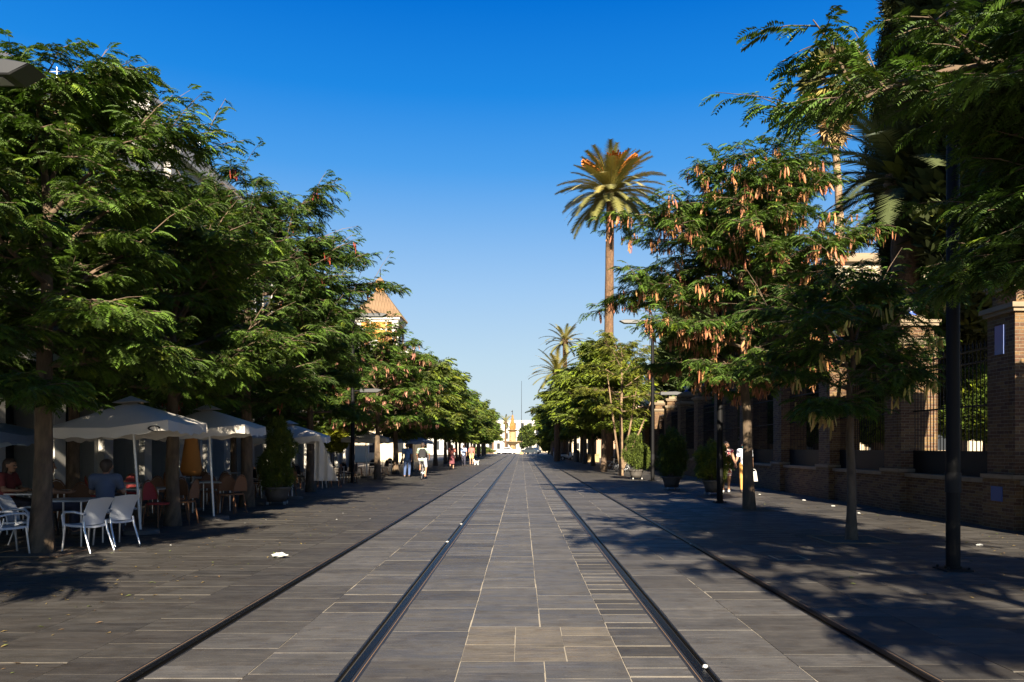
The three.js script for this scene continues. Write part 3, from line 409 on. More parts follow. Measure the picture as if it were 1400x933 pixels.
// ------------------------------------------------------------------ buildings along the terraces and beyond
console.log('buildings');
function windowAt(parent, x, y0, y1, z0, w, m = M.glass) { const g = part(parent, 'window', box(x - .06, x + .02, y0, y1, z0, z0 + w), m); part(g, 'window_frame', [box(x, x + .07, y0 - .12, y1 + .12, z0 - .12, z0), box(x, x + .07, y0 - .12, y1 + .12, z0 + w, z0 + w + .12), box(x, x + .07, y1, y1 + .12, z0, z0 + w), box(x, x + .07, y0 - .12, y0, z0, z0 + w)], M.white); part(g, 'sill', box(x + .071, x + .2, y0 - .2, y0 - .121, z0 - .2, z0 + w + .2), M.cornice); return g; }
function terraceHouse(label, d0, d1, h, m, storeys, xf = -13.6) {
  const t = thing('terrace_house', label, 'building', xf, 0, 0); part(t, 'wall', metres(box(-12, 0, 3.6, h, -d1, -d0)), m);
  part(t, 'recessed_shopfront', metres(box(-12, -3.2, 0, 3.6, -d1, -d0)), M.grey); part(t, 'end_wall', metres(box(-3.2, -1.0, 0, 3.6, -d1, -d1 + .3)), M.white); part(t, 'end_wall', metres(box(-3.2, -1.0, 0, 3.6, -d0 - .3, -d0)), M.white); part(t, 'parapet', metres(box(-.25, .12, h, h + .75, -d1, -d0)), m); part(t, 'cornice', [box(0, .35, h - .12, h + .08, -d1, -d0), box(0, .14, 3.55, 3.8, -d1, -d0)], M.white);
  for (let d = d0 + .1; d < d1 - .8; d += 2.75) { part(t, 'pillar', metres(box(-1.0, .0, 0, 3.6, -d - .95, -d)), M.white); part(t, 'pilaster', metres(box(0, .22, .0, 3.55, -d - .75, -d - .2)), M.white); const dr = part(t, 'shop_door', box(-.9, -.8, 0, 2.9, -d - 2.7, -d - .95), M.glass); part(dr, 'door_frame', [box(-.8, -.72, 0, 2.9, -d - 1.07, -d - .95), box(-.8, -.72, 0, 2.9, -d - 1.9, -d - 1.8), box(-.8, -.72, 2.1, 2.2, -d - 2.7, -d - 1.9)], M.wood); }
  for (let s = 0; s < storeys; s++) for (let d = d0 + 1.6; d < d1 - 1.5; d += 2.75) windowAt(t, 0, 4.9 + s * 3.3, 7 + s * 3.3, -d - 1.1, 1.1, s % 2 ? M.shutter : M.glass);
  return t;
}
const h1 = terraceHouse('white terrace building behind the nearest cafe with rooftop chimney stack', 9, 31, 11.1, M.white, 2);
part(h1, 'chimney', [metres(box(-1.4, -.25, 11.1, 14.6, -30.9, -30)), box(-1.48, -.17, 14.6, 14.75, -30.98, -29.92)], M.white);
const h2 = terraceHouse('white terrace building with gabled roof room behind the large bushy tree', 31.2, 47, 13.0, M.grey, 2);
{ const s = new THREE.Shape([[-4, 13], [-.9, 13], [-.9, 14.3], [-2.2, 15.0], [-4, 14.3]].map(p => new THREE.Vector2(...p))), g = new THREE.ExtrudeGeometry(s, { depth: 4, bevelEnabled: false }); g.translate(0, 0, -40.5); part(h2, 'gable', metres(g), M.white); }
terraceHouse('cream terrace building beside the orange tower', 47.2, 66, 11, M.cream, 2);
{ const an = (x, y, d, h, l) => { const t = thing('aerial', l, 'antenna', x, y, d), o = [rod(V(0, 0, 0), V(0, h, 0), .03)]; part(t, 'mast', o, M.alu); for (let k = 0; k < 4; k++) part(t, 'element', box(-.35 + k * .03, .35 - k * .03, h - .15 - k * .22, h - .13 - k * .22, -.012, .012), M.alu); };
  an(-15.6, 11.1, 27, 3.2, 'thin rooftop aerial above the white chimney building'); an(-14.4, 13, 36, 2.3, 'short rooftop aerial on the gabled white building'); }
{ // tower
  const W = 4.5, D = 88, X = -15.85, t = thing('tower', 'orange and white bell tower with a pyramid tiled roof', 'tower', X, 0, D), hw = W / 2, e = 15.4;
  part(t, 'shaft', metres(box(-hw, hw, 0, e, -W, 0)), M.ochre); part(t, 'cornice', [box(-hw - .12, hw + .12, e - .1, e + .12, -W - .12, .12), box(-hw - .3, hw + .3, e + .12, e + .4, -W - .3, .3)], M.white);
  for (const s of [-1, 1]) { part(t, 'corner_pilaster', box(s * (hw - .28) - .28, s * (hw - .28) + .28, 6, e - .1, 0, .12), M.white); part(t, 'corner_pilaster', box(hw, hw + .12, 6, e - .1, s < 0 ? -.56 : -W, s < 0 ? 0 : -W + .56), M.white); }
  part(t, 'string_course', [box(-hw + .56, hw - .56, e - 1.0, e - .86, 0, .1), box(-hw + .56, hw - .56, e - 3.6, e - 3.15, 0, .1)], M.white); part(t, 'mullion', [box(-.75, -.66, e - .86, e - .1, 0, .08), box(1.0, 1.09, e - 1.6, e - .1, 0, .08)], M.white);
  const arch = (w, h, y, m, z, th) => { const s = new THREE.Shape(); s.moveTo(-w, 0); s.lineTo(w, 0); s.lineTo(w, h - w); s.absarc(0, h - w, w, 0, PI); s.lineTo(-w, 0); const g = new THREE.ExtrudeGeometry(s, { depth: th, bevelEnabled: false }); g.translate(-.35, y, z); return g; };
  part(t, 'blind_arch', arch(.62, 2.2, e - 4.2, null, 0, .14), M.white);
  const ap = V(0, e + 4.1, -W / 2), rf = part(t, 'roof', (() => { const g = new THREE.ConeGeometry((hw + .45) * Math.SQRT2, 3.7, 4); g.rotateY(PI / 4); g.translate(0, e + .4 + 1.85, -W / 2); return g; })(), M.roofTile);
  for (let f = 0; f < 4; f++) for (let k = 0; k <= 16; k++) { const u = (k / 16 - .5) * 2, x0 = u * (hw + .45), tt = 1 - Math.abs(u), top = V(x0, e + .42 + 3.7 * tt, (hw + .45) * (1 - tt)), bot = V(x0, e + .42, hw + .45); if (tt < .04) continue; const g = rod(bot, top, .11, .09, 5); g.rotateY(f * PI / 2); g.translate(0, .02, -W / 2); part(rf, 'tile_row', g, M.roofTile); }
  part(t, 'lantern', [box(-.42, .42, ap.y - .6, ap.y + .6, -W / 2 - .42, -W / 2 + .42)], M.ochre); part(t, 'lantern_cap', (() => { const g = new THREE.ConeGeometry(.75, .6, 4); g.rotateY(PI / 4); g.translate(0, ap.y + .9, -W / 2); return g; })(), M.roofTile); part(t, 'finial', rod(V(0, ap.y + 1.1, -W / 2), V(0, ap.y + 2, -W / 2), .05), M.iron);
  part(t, 'side_window', box(hw, hw + .05, e - 3.4, e - .9, -W * .68, -W * .34), M.glass);
}
function plainHouse(label, x0, x1, d0, d1, h, m) { const t = thing('city_house', label, 'building', x0, 0, d0), w = x1 - x0; part(t, 'wall', metres(box(0, w, 0, h, -(d1 - d0), 0)), m); part(t, 'cornice', box(-.2, w + .2, h, h + .35, -(d1 - d0) - .2, .2), M.white); for (let y = 1; y < h - 2; y += 3.3) for (let x = 1; x < w - 1.5; x += 2.6) { const g = part(t, 'window', box(x, x + 1, y, y + 1.9, -.04, .03), M.glass); part(g, 'window_frame', [box(x - .1, x, y - .1, y + 2, .0, .07), box(x + 1, x + 1.1, y - .1, y + 2, 0, .07)], M.white); } return t; }
plainHouse('pale cream house with flat roof behind the pod covered tree', -19.5, -11.4, 84, 97, 11.4, M.cream);
plainHouse('white house at the side of the distant square', -30, -12, 172, 186, 9, M.white);
plainHouse('long white building closing the far square behind the fountain', -22, 5.5, 262, 280, 10, M.white);
plainHouse('cream building on the far square behind the flagpole', 5.7, 22, 252, 268, 11.4, M.cream);
plainHouse('pink and cream house standing beyond the end of the garden wall', 11, 26, 118, 134, 10.5, M.pink);

// ------------------------------------------------------------------ lamps
console.log('street furniture');
function lampPost(label, x, d, side, H = 7.4, lowSide = 1) {
  const t = thing('street_lamp', label, 'street lamp', x, 0, d); part(t, 'post', [at(new THREE.CylinderGeometry(.075, .085, H, 14), 0, H / 2, 0), at(new THREE.CylinderGeometry(.1, .1, .05, 14), 0, .025, 0)], M.post); part(t, 'base_plate', box(-.17, .17, .002, .02, -.17, .17), M.iron); for (const [a, b] of [[-1, -1], [1, -1], [1, 1], [-1, 1]]) part(t, 'bolt', at(new THREE.CylinderGeometry(.016, .016, .03, 6), a * .13, .035, b * .13), M.iron); part(t, 'collar', at(new THREE.CylinderGeometry(.095, .095, .25, 14), 0, 1.1, 0), M.iron);
  for (const [y, s, L] of [[H - .12, side, .95], [4.0, lowSide, .75]]) { part(t, 'arm', rod(V(0, y, 0), V(s * .5, y, 0), .03), M.post); const hd = new THREE.Shape([[.35, 0], [L + .35, 0], [L + .55, .1], [L + .3, .14], [.35, .12]].map(p => new THREE.Vector2(p[0] * s, p[1] - .06))), g = new THREE.ExtrudeGeometry(hd, { depth: .3, bevelEnabled: true, bevelSize: .015, bevelThickness: .015, bevelSegments: 1 }); g.translate(0, y, -.15); const h = part(t, 'lamp_head', g, M.head); part(h, 'lamp_lens', box(s * .45, s * (L + .25), y - .082, y - .077, -.1, .1), M.lens); }
  return t;
}
lampPost('dark lamp post nearest the pier with the ceramic panel', 5.42, 10.1, 1);
lampPost('dark lamp post beside the potted conifer and the walking couple', 5.5, 22.3, 1);
lampPost('dark lamp post standing between the potted shrubs and the pale forked tree', 6.0, 36.8, -1);
lampPost('dark lamp post before the first cafe terrace, its head above the paving', -6.75, 8.7, 1, 5.7, -1);
lampPost('dark lamp post among the terraces just past the parasol with side cloth', -7.35, 35, 1);
lampPost('dark lamp post far along the garden wall beside the litter bin', 6.1, 82, -1);
{ // flagpole, litter bin, litter
  const f = thing('flagpole', 'tall thin white flagpole on the far square beside the fountain', 'flagpole', 0, 0, 180); part(f, 'pole', rod(V(0, 0, 0), V(0, 16.4, 0), .07, .03), M.post); part(f, 'base', box(-.4, .4, 0, .5, -.4, .4), M.sandstone);
  const b = thing('litter_bin', 'grey upright litter bin beside the round topiary planter', 'litter bin', 5.75, 0, 84); part(b, 'body', at(new THREE.CylinderGeometry(.32, .3, 1.1, 16), 0, .57, 0), M.head); part(b, 'lid', at(new THREE.CylinderGeometry(.2, .34, .16, 16), 0, 1.2, 0), M.iron); part(b, 'band', at(new THREE.CylinderGeometry(.335, .335, .06, 16), 0, 1.0, 0), M.iron);
  const crumple = (x, d, s, l, flat = .35) => { const g = new THREE.IcosahedronGeometry(.5, 2), p = g.attributes.position; for (let i = 0; i < p.count; i++) { const k = .65 + .6 * hash(Math.round(p.getX(i) * 50), Math.round(p.getY(i) * 50) * 7 + Math.round(p.getZ(i) * 50), 3); p.setXYZ(i, p.getX(i) * k * s, p.getY(i) * k * s * flat, p.getZ(i) * k * s * .7); } g.computeVertexNormals(); g.computeBoundingBox(); g.translate(0, -g.boundingBox.min.y, 0); const t = tag(part(scene, 'crumpled_paper', g, M.paper), l, 'litter', 'scraps of litter'); t.position.set(x, .002, -d); t.rotation.y = x * 3; };
  crumple(-3.37, 11.2, .24, 'largest crumpled white paper lying on the paving beside the terraces', .28);
  const small = 'small white paper scrap on the pavement by the brick wall'; for (const [x, d] of [[7.15, 12.55], [8.1, 20.9], [7.8, 18.6], [8.15, 23.2], [7.7, 26]]) crumple(x, d, .1, small, .3);
  const bits = 'tiny white scrap of litter lying in a tram rail groove'; for (const [x, d] of [[-1.2, 16], [-1.2, 13], [2.67, 12.7], [1.28, 5.6]]) crumple(x, d, .045, bits, .5);
  const spots = 'tiny pale litter speck on the open paving by the terraces', rr = rng(5); for (let i = 0; i < 8; i++) crumple(-3.2 - rr() * 3.2, 6.2 + rr() * 14, .018 + .02 * rr(), spots, .3);
}
{ // fallen leaflets and pods under the trees
  const r = rng(55), list = [], g = tris([-.02, 0, 0, 0, .004, -.008, .022, 0, 0, -.02, 0, 0, .022, 0, 0, 0, .004, .008]);
  for (let i = 0; i < 1500; i++) { const left = r() < .5, d = 5 + 38 * r() * r(), x = left ? -3.4 - 4.8 * r() : 3.2 + 5.6 * Math.sqrt(r()), s = .6 + 1.2 * r(); list.push([new THREE.Matrix4().compose(V(x, .006, -d), new THREE.Quaternion().setFromEuler(new THREE.Euler((r() - .5) * .4, r() * TAU, (r() - .5) * .4)), V(s, s, s)), r() < .5 ? rgb(.14, .10, .035) : r() < .5 ? rgb(.10, .06, .025) : rgb(.08, .10, .02)]); }
  const m = instanced(scene, numbered('fallen_leaves'), g, M.pod, list); tag(m, 'fallen leaflets scattered over the paving under the street trees', 'leaves');
}
// square tree pits
for (const [x, d, l] of [[5.5, 13.4, 'square earth tree pit around the thin young trunk'], [5.64, 19.9, 'square earth tree pit under the tree hung with orange pods'], [-7.05, 11.8, 'square earth tree pit beside the white plastic chairs']]) { const t = thing('tree_pit', l, 'tree pit', x, 0, d); part(t, 'soil', box(-.5, .5, .002, .008, -.5, .5), M.soil); part(t, 'edging', [box(-.56, .56, .002, .014, .5, .56), box(-.56, .56, .002, .014, -.56, -.5), box(-.56, -.5, .002, .014, -.5, .5), box(.5, .56, .002, .014, -.5, .5)], M.rust); }

// potted shrubs
function pottedShrub(label, x, d, o, pr = .34, ph = .42, group) {
  const pot = thing('plant_pot', label[0], 'plant pot', x, 0, d, 0, group); part(pot, 'bowl', lathe([[0, .08], [pr * .72, .08], [pr * .82, ph * .55], [pr, ph], [pr * 1.08, ph], [pr * 1.08, ph + .06], [pr * .96, ph + .06], [pr * .92, ph - .03], [0, ph - .03]], 24), M.pot);
  for (const a of [.6, 2.2, 3.8, 5.4]) { const c = new THREE.CylinderGeometry(.045, .045, .05, 12); c.rotateZ(PI / 2); part(pot, 'castor', at(c, Math.cos(a) * pr * .9, .045, Math.sin(a) * pr * .9), M.castor); }
  const s = thing('potted_shrub', label[1], 'shrub', x, ph - .03, d); const st = []; for (let k = 0; k < 5; k++) st.push(rod(V((k - 2) * .04, 0, (k % 2) * .05), V((k - 2) * .14, o.c.y + o.ry * .2, (k % 2 - .5) * .25), .02, .008, 5)); part(s, 'stems', st, M.bark, 'stuff'); instanced(s, 'foliage', o.geo || NEEDLE, M.leafThick, shell(o)); return [pot, s];
}
pottedShrub(['wide grey pot on castors next to the walking couple', 'sunlit bright green conifer shrub in the pot by the walking couple'], 6.25, 26.2, { c: V(0, .62, 0), rx: .62, ry: .78, n: 1500, seed: 71, color: [.085, .115, .012], lobes: 26, s: .62, yellow: .08, amp: .685 });
pottedShrub(['grey pot under the dark bushy shrub along the wall side', 'dark bushy shrub in a grey pot between two lamp posts'], 5.5, 29.5, { c: V(0, .85, 0), rx: .62, ry: 1.0, n: 1300, seed: 72, color: [.07, .10, .014], lobes: 22, s: .7, amp: .68 });
pottedShrub(['grey pot beside the lamp post past the dark bushy shrub', 'shaded dark shrub in a pot beside the pale forked tree'], 5.5, 38.6, { c: V(0, .8, 0), rx: .7, ry: 1.0, n: 1000, seed: 73, color: [.07, .10, .014], lobes: 22, s: .8, amp: .68 });
pottedShrub(['grey pot of the tall shrub among the cafe terraces', 'tall dark shrub in a pot between the cafe parasols'], -6.6, 21.7, { c: V(0, .85, 0), rx: .55, ry: 1.1, n: 1200, seed: 74, color: [.07, .10, .014], lobes: 22, s: .7, amp: .68 });
pottedShrub(['grey pot of the yellow leaved shrub beyond the parasols', 'bright yellow green shrub growing in a pot beyond the parasols'], -9.6, 41, { c: V(0, 1.7, 0), rx: .8, ry: .95, n: 1200, seed: 75, color: [.19, .20, .012], lobes: 16, s: 1, geo: CLUMP });
{ const t = thing('stone_planter', 'long beige stone planter holding the round topiary tree', 'planter', 7.2, 0, 85); part(t, 'trough', [box(-.95, .95, 0, .75, -.6, .6), box(-1.02, 1.02, .75, .86, -.67, .67)], M.sandstone); part(t, 'soil', box(-.9, .9, .84, .865, -.55, .55), M.soil); evergreen('topiary_tree', 'round clipped topiary tree growing in the beige stone planter', 7.2, 85, { c: V(0, 2.7, 0), rx: .95, ry: .75, n: 900, seed: 76, color: [.10, .14, .02], lobes: 12, s: 1, geo: CLUMP }).position.y = .2; }

// ------------------------------------------------------------------ cafe: parasols, chairs, tables
function parasol(label, x, d, W, H, edge, tilt, m = M.canvas, turn = 0) {
  const t = thing('parasol', label, 'parasol', x, 0, d, turn); const tl = new THREE.Matrix4().makeTranslation(0, .0, 0).multiply(new THREE.Matrix4().makeRotationZ(tilt)); const q = g => { g.applyMatrix4(tl); return g; };
  const hw = W / 2, N = 10, pos = [], idx = [], uv = []; const drop = H - edge;
  for (let j = 0; j <= N; j++) for (let i = 0; i <= N; i++) { const u = i / N * 2 - 1, v = j / N * 2 - 1, k = Math.max(Math.abs(u), Math.abs(v)), dg = Math.min(Math.abs(u), Math.abs(v)) / (k || 1); pos.push(u * hw, H - drop * Math.pow(k, 1.05) - .07 * k * (1 - dg) * k, v * hw); uv.push(u * hw, v * hw); }
  for (let j = 0; j < N; j++) for (let i = 0; i < N; i++) { const a = j * (N + 1) + i; idx.push(a, a + N + 1, a + 1, a + 1, a + N + 1, a + N + 2); }
  const top = new THREE.BufferGeometry(); top.setAttribute('position', new THREE.Float32BufferAttribute(pos, 3)); top.setAttribute('uv', new THREE.Float32BufferAttribute(uv, 2)); top.setIndex(idx); top.computeVertexNormals();
  const c = part(t, 'canopy', q(top), m);
  const r = rng(Math.round(d * 10)), vl = []; for (let s = 0; s < 4; s++) { const g = new THREE.PlaneGeometry(W, .17, 16, 2), p = g.attributes.position; for (let i = 0; i < p.count; i++) { const u = p.getX(i) / hw, low = .085 - p.getY(i); p.setY(i, edge - .07 * (1 - Math.abs(u)) - low * (1 + .12 * Math.sin(u * 14 + s))); p.setZ(i, hw + .003 + .05 * low * 4 * (Math.sin(u * 9 + s * 2) * .6 + r() * .3)); } g.rotateY(s * PI / 2); g.computeVertexNormals(); vl.push(g); }
  part(c, 'valance', q(merge(vl)), m); const cap = new THREE.ConeGeometry(.34, .12, 4); cap.rotateY(PI / 4); cap.translate(0, H + .05, 0); part(c, 'vent_cap', q(cap), m);
  part(t, 'pole', q(rod(V(0, .04, 0), V(0, H, 0), .024)), M.pole); for (let k = 0; k < 8; k++) { const a = k * PI / 4, l = k % 2 ? hw * 1.41 : hw; part(t, 'rib', q(rod(V(0, H - .1, 0), V(Math.cos(a) * l * .97, edge - (k % 2 ? .03 : .1), Math.sin(a) * l * .97), .012, .01, 5)), M.pole); }
  const b = at(new THREE.CylinderGeometry(.3, .32, .07, 20), 0, .035, 0); part(t, 'base', b, M.pot); return t;
}
const um1 = parasol('low white parasol with a black mark on its valance, over the white plastic chairs', -6.82, 14.4, 1.95, 2.36, 1.94, R(4), M.canvas, .06);
{ const logo = new THREE.TorusGeometry(.07, .012, 4, 12, 4.6); logo.scale(1.3, .55, .4); const o = part(um1, 'printed_mark', logo, M.iron); o.position.set(.62, 1.86, 1.0); }
parasol('white parasol dappled by sun, next beyond the low one', -6.58, 17.2, 1.95, 2.36, 1.96, R(3), M.canvas, .1);
const um3 = parasol('white parasol with a white side cloth hanging from it', -6.9, 24.2, 2.1, 2.25, 1.86, R(2), M.canvas, .1);
{ const g = new THREE.PlaneGeometry(.7, 1.25, 14, 10), p = g.attributes.position; for (let i = 0; i < p.count; i++) { const k = (.625 - p.getY(i)) / 1.25; p.setX(i, p.getX(i) * (.25 + .75 * k) + .25 * k); p.setZ(i, .05 * Math.sin(p.getX(i) * 26) + .12 * k); } g.computeVertexNormals(); const o = part(um3, 'side_cloth', g, M.canvas); o.position.set(.9, 1.2, .95); }
parasol('bluish parasol partly hidden by the tree trunk beside the plastic chairs', -9.75, 14.2, 2.0, 2.1, 1.78, R(2), M.canvasBlue, .1);
parasol('cream parasol with drooping cloth beyond the yellow leaved shrub', -7.9, 41, 2.2, 2.4, 2.0, R(1), M.canvas, .1);
parasol('faded blue parasol near the cyclist', -7.0, 52, 2.4, 2.3, 1.98, R(-2), M.canvasBlue, .1);
parasol('pale blue parasol beside the faded blue one', -8.4, 47, 2.2, 2.3, 2.0, 0, M.canvasBlue, .1);
{ const t = thing('folded_parasol', 'folded orange parasol standing closed among the cafe tables', 'parasol', -8.05, 0, 19.6); part(t, 'cloth', lathe([[.02, 2.25], [.09, 2.15], [.17, 1.6], [.26, 1.0], [.2, .85], [.05, .9]], 9), M.canvasOrange); part(t, 'pole', rod(V(0, .04, 0), V(0, 2.35, 0), .025), M.wood); part(t, 'base', at(new THREE.CylinderGeometry(.28, .3, .07, 18), 0, .035, 0), M.pot); }
function plasticChair(label, x, d, turn, m = M.plastic, lm = M.alu, group) {
  const t = thing('plastic_armchair', label, 'chair', x, 0, d, turn, group); t.scale.setScalar(.9);
  const seat = new THREE.BoxGeometry(.46, .035, .44, 6, 1, 6), p = seat.attributes.position; for (let i = 0; i < p.count; i++) p.setY(i, p.getY(i) + .43 - .025 * Math.cos(p.getX(i) * 6) + .02 * Math.pow(clamp(p.getZ(i) / .22), 2)); seat.computeVertexNormals(); part(t, 'seat', seat, m);
  const back = new THREE.BoxGeometry(.46, .42, .022, 8, 8, 1), b = back.attributes.position; for (let i = 0; i < b.count; i++) { const k = (b.getY(i) + .21) / .42, x = b.getX(i); b.setY(i, b.getY(i) + .65 + .03 * Math.cos(x * 6) * k); b.setX(i, x * (.88 + .16 * k)); b.setZ(i, b.getZ(i) - .2 - .15 * k * k + x * x * .9 - .05 * k); } back.computeVertexNormals(); part(t, 'backrest', back, m);
  for (const s of [-1, 1]) {
    part(t, 'armrest', tube([V(s * .235, .62, -.24), V(s * .265, .66, -.05), V(s * .265, .655, .16), V(s * .255, .60, .215), V(s * .25, .42, .2)], [.03, .032, .034, .03, .026], 8, .6), m);
    part(t, 'leg', tube([V(s * .235, .44, .19), V(s * .25, 0, .235)], [.02, .016], 8), lm); part(t, 'leg', tube([V(s * .21, .50, -.2), V(s * .22, .35, -.22), V(s * .235, 0, -.36)], [.02, .019, .015], 8), lm);
  }
  return t;
}
const gch = 'white plastic cafe armchairs';
plasticChair('white plastic armchair nearest the terrace tree, drawn up to the steel table', -6.5, 12.0, -PI / 2 - .35, M.plastic, M.alu, gch);
plasticChair('white plastic armchair standing behind another at the steel table', -6.45, 12.75, -PI / 2 - .5, M.plastic, M.alu, gch);
plasticChair('white plastic armchair turned with its back legs towards the terrace tree', -7.42, 11.6, PI / 2 + .9, M.plastic, M.alu, gch);
plasticChair('white plastic armchair half hidden behind the terrace tree trunk', -7.75, 12.5, PI / 2 + .1, M.plastic, M.alu, gch);
function cafeTable(x, d, label, m = M.table) { const t = thing('cafe_table', label, 'table', x, 0, d, 0, 'cafe tables'); part(t, 'tabletop', box(-.36, .36, .7, .725, -.36, .36), m); for (const [a, b] of [[-1, -1], [1, -1], [1, 1], [-1, 1]]) part(t, 'leg', rod(V(a * .32, 0, b * .32), V(a * .32, .7, b * .32), .015), M.alu); return t; }
cafeTable(-7.1, 12.7, 'square steel table between the white plastic armchairs');
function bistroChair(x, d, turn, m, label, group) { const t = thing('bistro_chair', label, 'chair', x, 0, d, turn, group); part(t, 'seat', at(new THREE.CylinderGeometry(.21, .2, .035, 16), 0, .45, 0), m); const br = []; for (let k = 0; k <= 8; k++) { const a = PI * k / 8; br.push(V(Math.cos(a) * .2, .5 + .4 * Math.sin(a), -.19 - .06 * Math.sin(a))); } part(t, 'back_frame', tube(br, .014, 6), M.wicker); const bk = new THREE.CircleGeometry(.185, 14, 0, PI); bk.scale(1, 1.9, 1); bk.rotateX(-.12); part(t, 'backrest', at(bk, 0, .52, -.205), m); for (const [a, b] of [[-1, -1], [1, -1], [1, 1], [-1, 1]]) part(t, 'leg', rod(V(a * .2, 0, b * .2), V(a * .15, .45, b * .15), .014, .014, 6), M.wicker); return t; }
{ const r = rng(19), lw = 'woven brown bistro chair in the shade of the parasols', lr = 'red bistro chair in the shade of the parasols', ld = 'dark cafe chair in the shade beyond the parasols';
  const tb = [[-7.5, 16.2], [-8.9, 15.2], [-7.4, 19.2], [-9, 18.6], [-8.8, 22], [-7.6, 24.8], [-9.2, 26], [-7.8, 30.5], [-9.2, 31], [-7.9, 34], [-9.4, 36.2], [-8, 43], [-8.2, 49]];
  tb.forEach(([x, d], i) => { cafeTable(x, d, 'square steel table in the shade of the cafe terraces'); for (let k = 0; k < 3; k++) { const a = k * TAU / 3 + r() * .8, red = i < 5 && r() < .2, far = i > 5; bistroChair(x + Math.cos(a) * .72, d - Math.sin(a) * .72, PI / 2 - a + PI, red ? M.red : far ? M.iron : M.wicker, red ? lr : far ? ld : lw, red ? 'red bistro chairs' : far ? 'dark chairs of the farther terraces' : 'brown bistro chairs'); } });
  bistroChair(-7.05, 15.6, 1.2, M.red, lr, 'red bistro chairs'); bistroChair(-6.85, 18.7, .3, M.wicker, lw, 'brown bistro chairs');
}

// ------------------------------------------------------------------ people
console.log('people');
function nets(fn, lo, hi, c) {                            // surface nets
  const n = [0, 1, 2].map(k => Math.ceil((hi[k] - lo[k]) / c) + 1), [nx, ny, nz] = n, val = new Float32Array(nx * ny * nz), id = new Int32Array(nx * ny * nz).fill(-1), pos = [], idx = [];
  for (let z = 0, o = 0; z < nz; z++) for (let y = 0; y < ny; y++) for (let x = 0; x < nx; x++, o++) val[o] = fn(lo[0] + x * c, lo[1] + y * c, lo[2] + z * c);
  const I = (x, y, z) => x + nx * (y + ny * z), cs = []; for (let k = 0; k < 8; k++) cs.push([k & 1, k >> 1 & 1, k >> 2 & 1]);
  const ed = []; for (let a = 0; a < 8; a++) for (let b = a + 1; b < 8; b++) if ([1, 2, 4].includes(a ^ b)) ed.push([a, b]);
  for (let z = 0; z < nz - 1; z++) for (let y = 0; y < ny - 1; y++) for (let x = 0; x < nx - 1; x++) {
    const v = cs.map(q => val[I(x + q[0], y + q[1], z + q[2])]); let s = 0; for (const a of v) if (a < 0) s++; if (!s || s === 8) continue;
    let p = [0, 0, 0], m = 0; for (const [a, b] of ed) if ((v[a] < 0) !== (v[b] < 0)) { const t = v[a] / (v[a] - v[b]); for (let k = 0; k < 3; k++) p[k] += cs[a][k] + t * (cs[b][k] - cs[a][k]); m++; }
    id[I(x, y, z)] = pos.length / 3; pos.push(lo[0] + (x + p[0] / m) * c, lo[1] + (y + p[1] / m) * c, lo[2] + (z + p[2] / m) * c);
  }
  const st = [1, nx, nx * ny]; for (let z = 1; z < nz - 1; z++) for (let y = 1; y < ny - 1; y++) for (let x = 1; x < nx - 1; x++) { const o = I(x, y, z), a = val[o] < 0; for (let k = 0; k < 3; k++) { const b = val[o + st[k]] < 0; if (a === b) continue; const u = st[(k + 1) % 3], w = st[(k + 2) % 3], q = [id[o - u - w], id[o - w], id[o], id[o - u]]; if (q.some(e => e < 0)) continue; if (a) idx.push(q[0], q[1], q[2], q[0], q[2], q[3]); else idx.push(q[0], q[2], q[1], q[0], q[3], q[2]); } }
  const g = new THREE.BufferGeometry(); g.setAttribute('position', new THREE.Float32BufferAttribute(pos, 3)); g.setIndex(idx); g.computeVertexNormals(); return g;
}
function capsule(b) { const [A, B, r0, r1] = b, dx = B[0] - A[0], dy = B[1] - A[1], dz = B[2] - A[2], l = dx * dx + dy * dy + dz * dz || 1e-9; return (x, y, z) => { const t = clamp(((x - A[0]) * dx + (y - A[1]) * dy + (z - A[2]) * dz) / l); return Math.hypot(x - A[0] - dx * t, y - A[1] - dy * t, z - A[2] - dz * t) - (r0 + (r1 - r0) * t); }; }
const smin = (a, b, k) => { const h = clamp(.5 + .5 * (b - a) / k); return b + (a - b) * h - k * h * (1 - h); };
function blob(bones, c = .02, k = .04, clip) {
  const f = bones.map(capsule), lo = [1e9, 1e9, 1e9], hi = [-1e9, -1e9, -1e9]; for (const [A, B, r0, r1] of bones) for (let i = 0; i < 3; i++) { lo[i] = Math.min(lo[i], A[i] - r0 - 3 * c, B[i] - r1 - 3 * c); hi[i] = Math.max(hi[i], A[i] + r0 + 3 * c, B[i] + r1 + 3 * c); }
  return nets((x, y, z) => { let d = 1e9; for (const g of f) d = smin(d, g(x, y, z), k); return clip ? Math.max(d, clip(x, y, z)) : d; }, lo, hi, c);
}
const add = (a, b) => [a[0] + b[0], a[1] + b[1], a[2] + b[2]], mix = (a, b, t) => a.map((v, i) => v + (b[i] - v) * t);
const skinM = mat([.28, .15, .09], .6), hairM = mat([.03, .018, .012], .7), shoeW = mat([.75, .75, .73], .6), shoeD = mat([.05, .04, .035], .6);
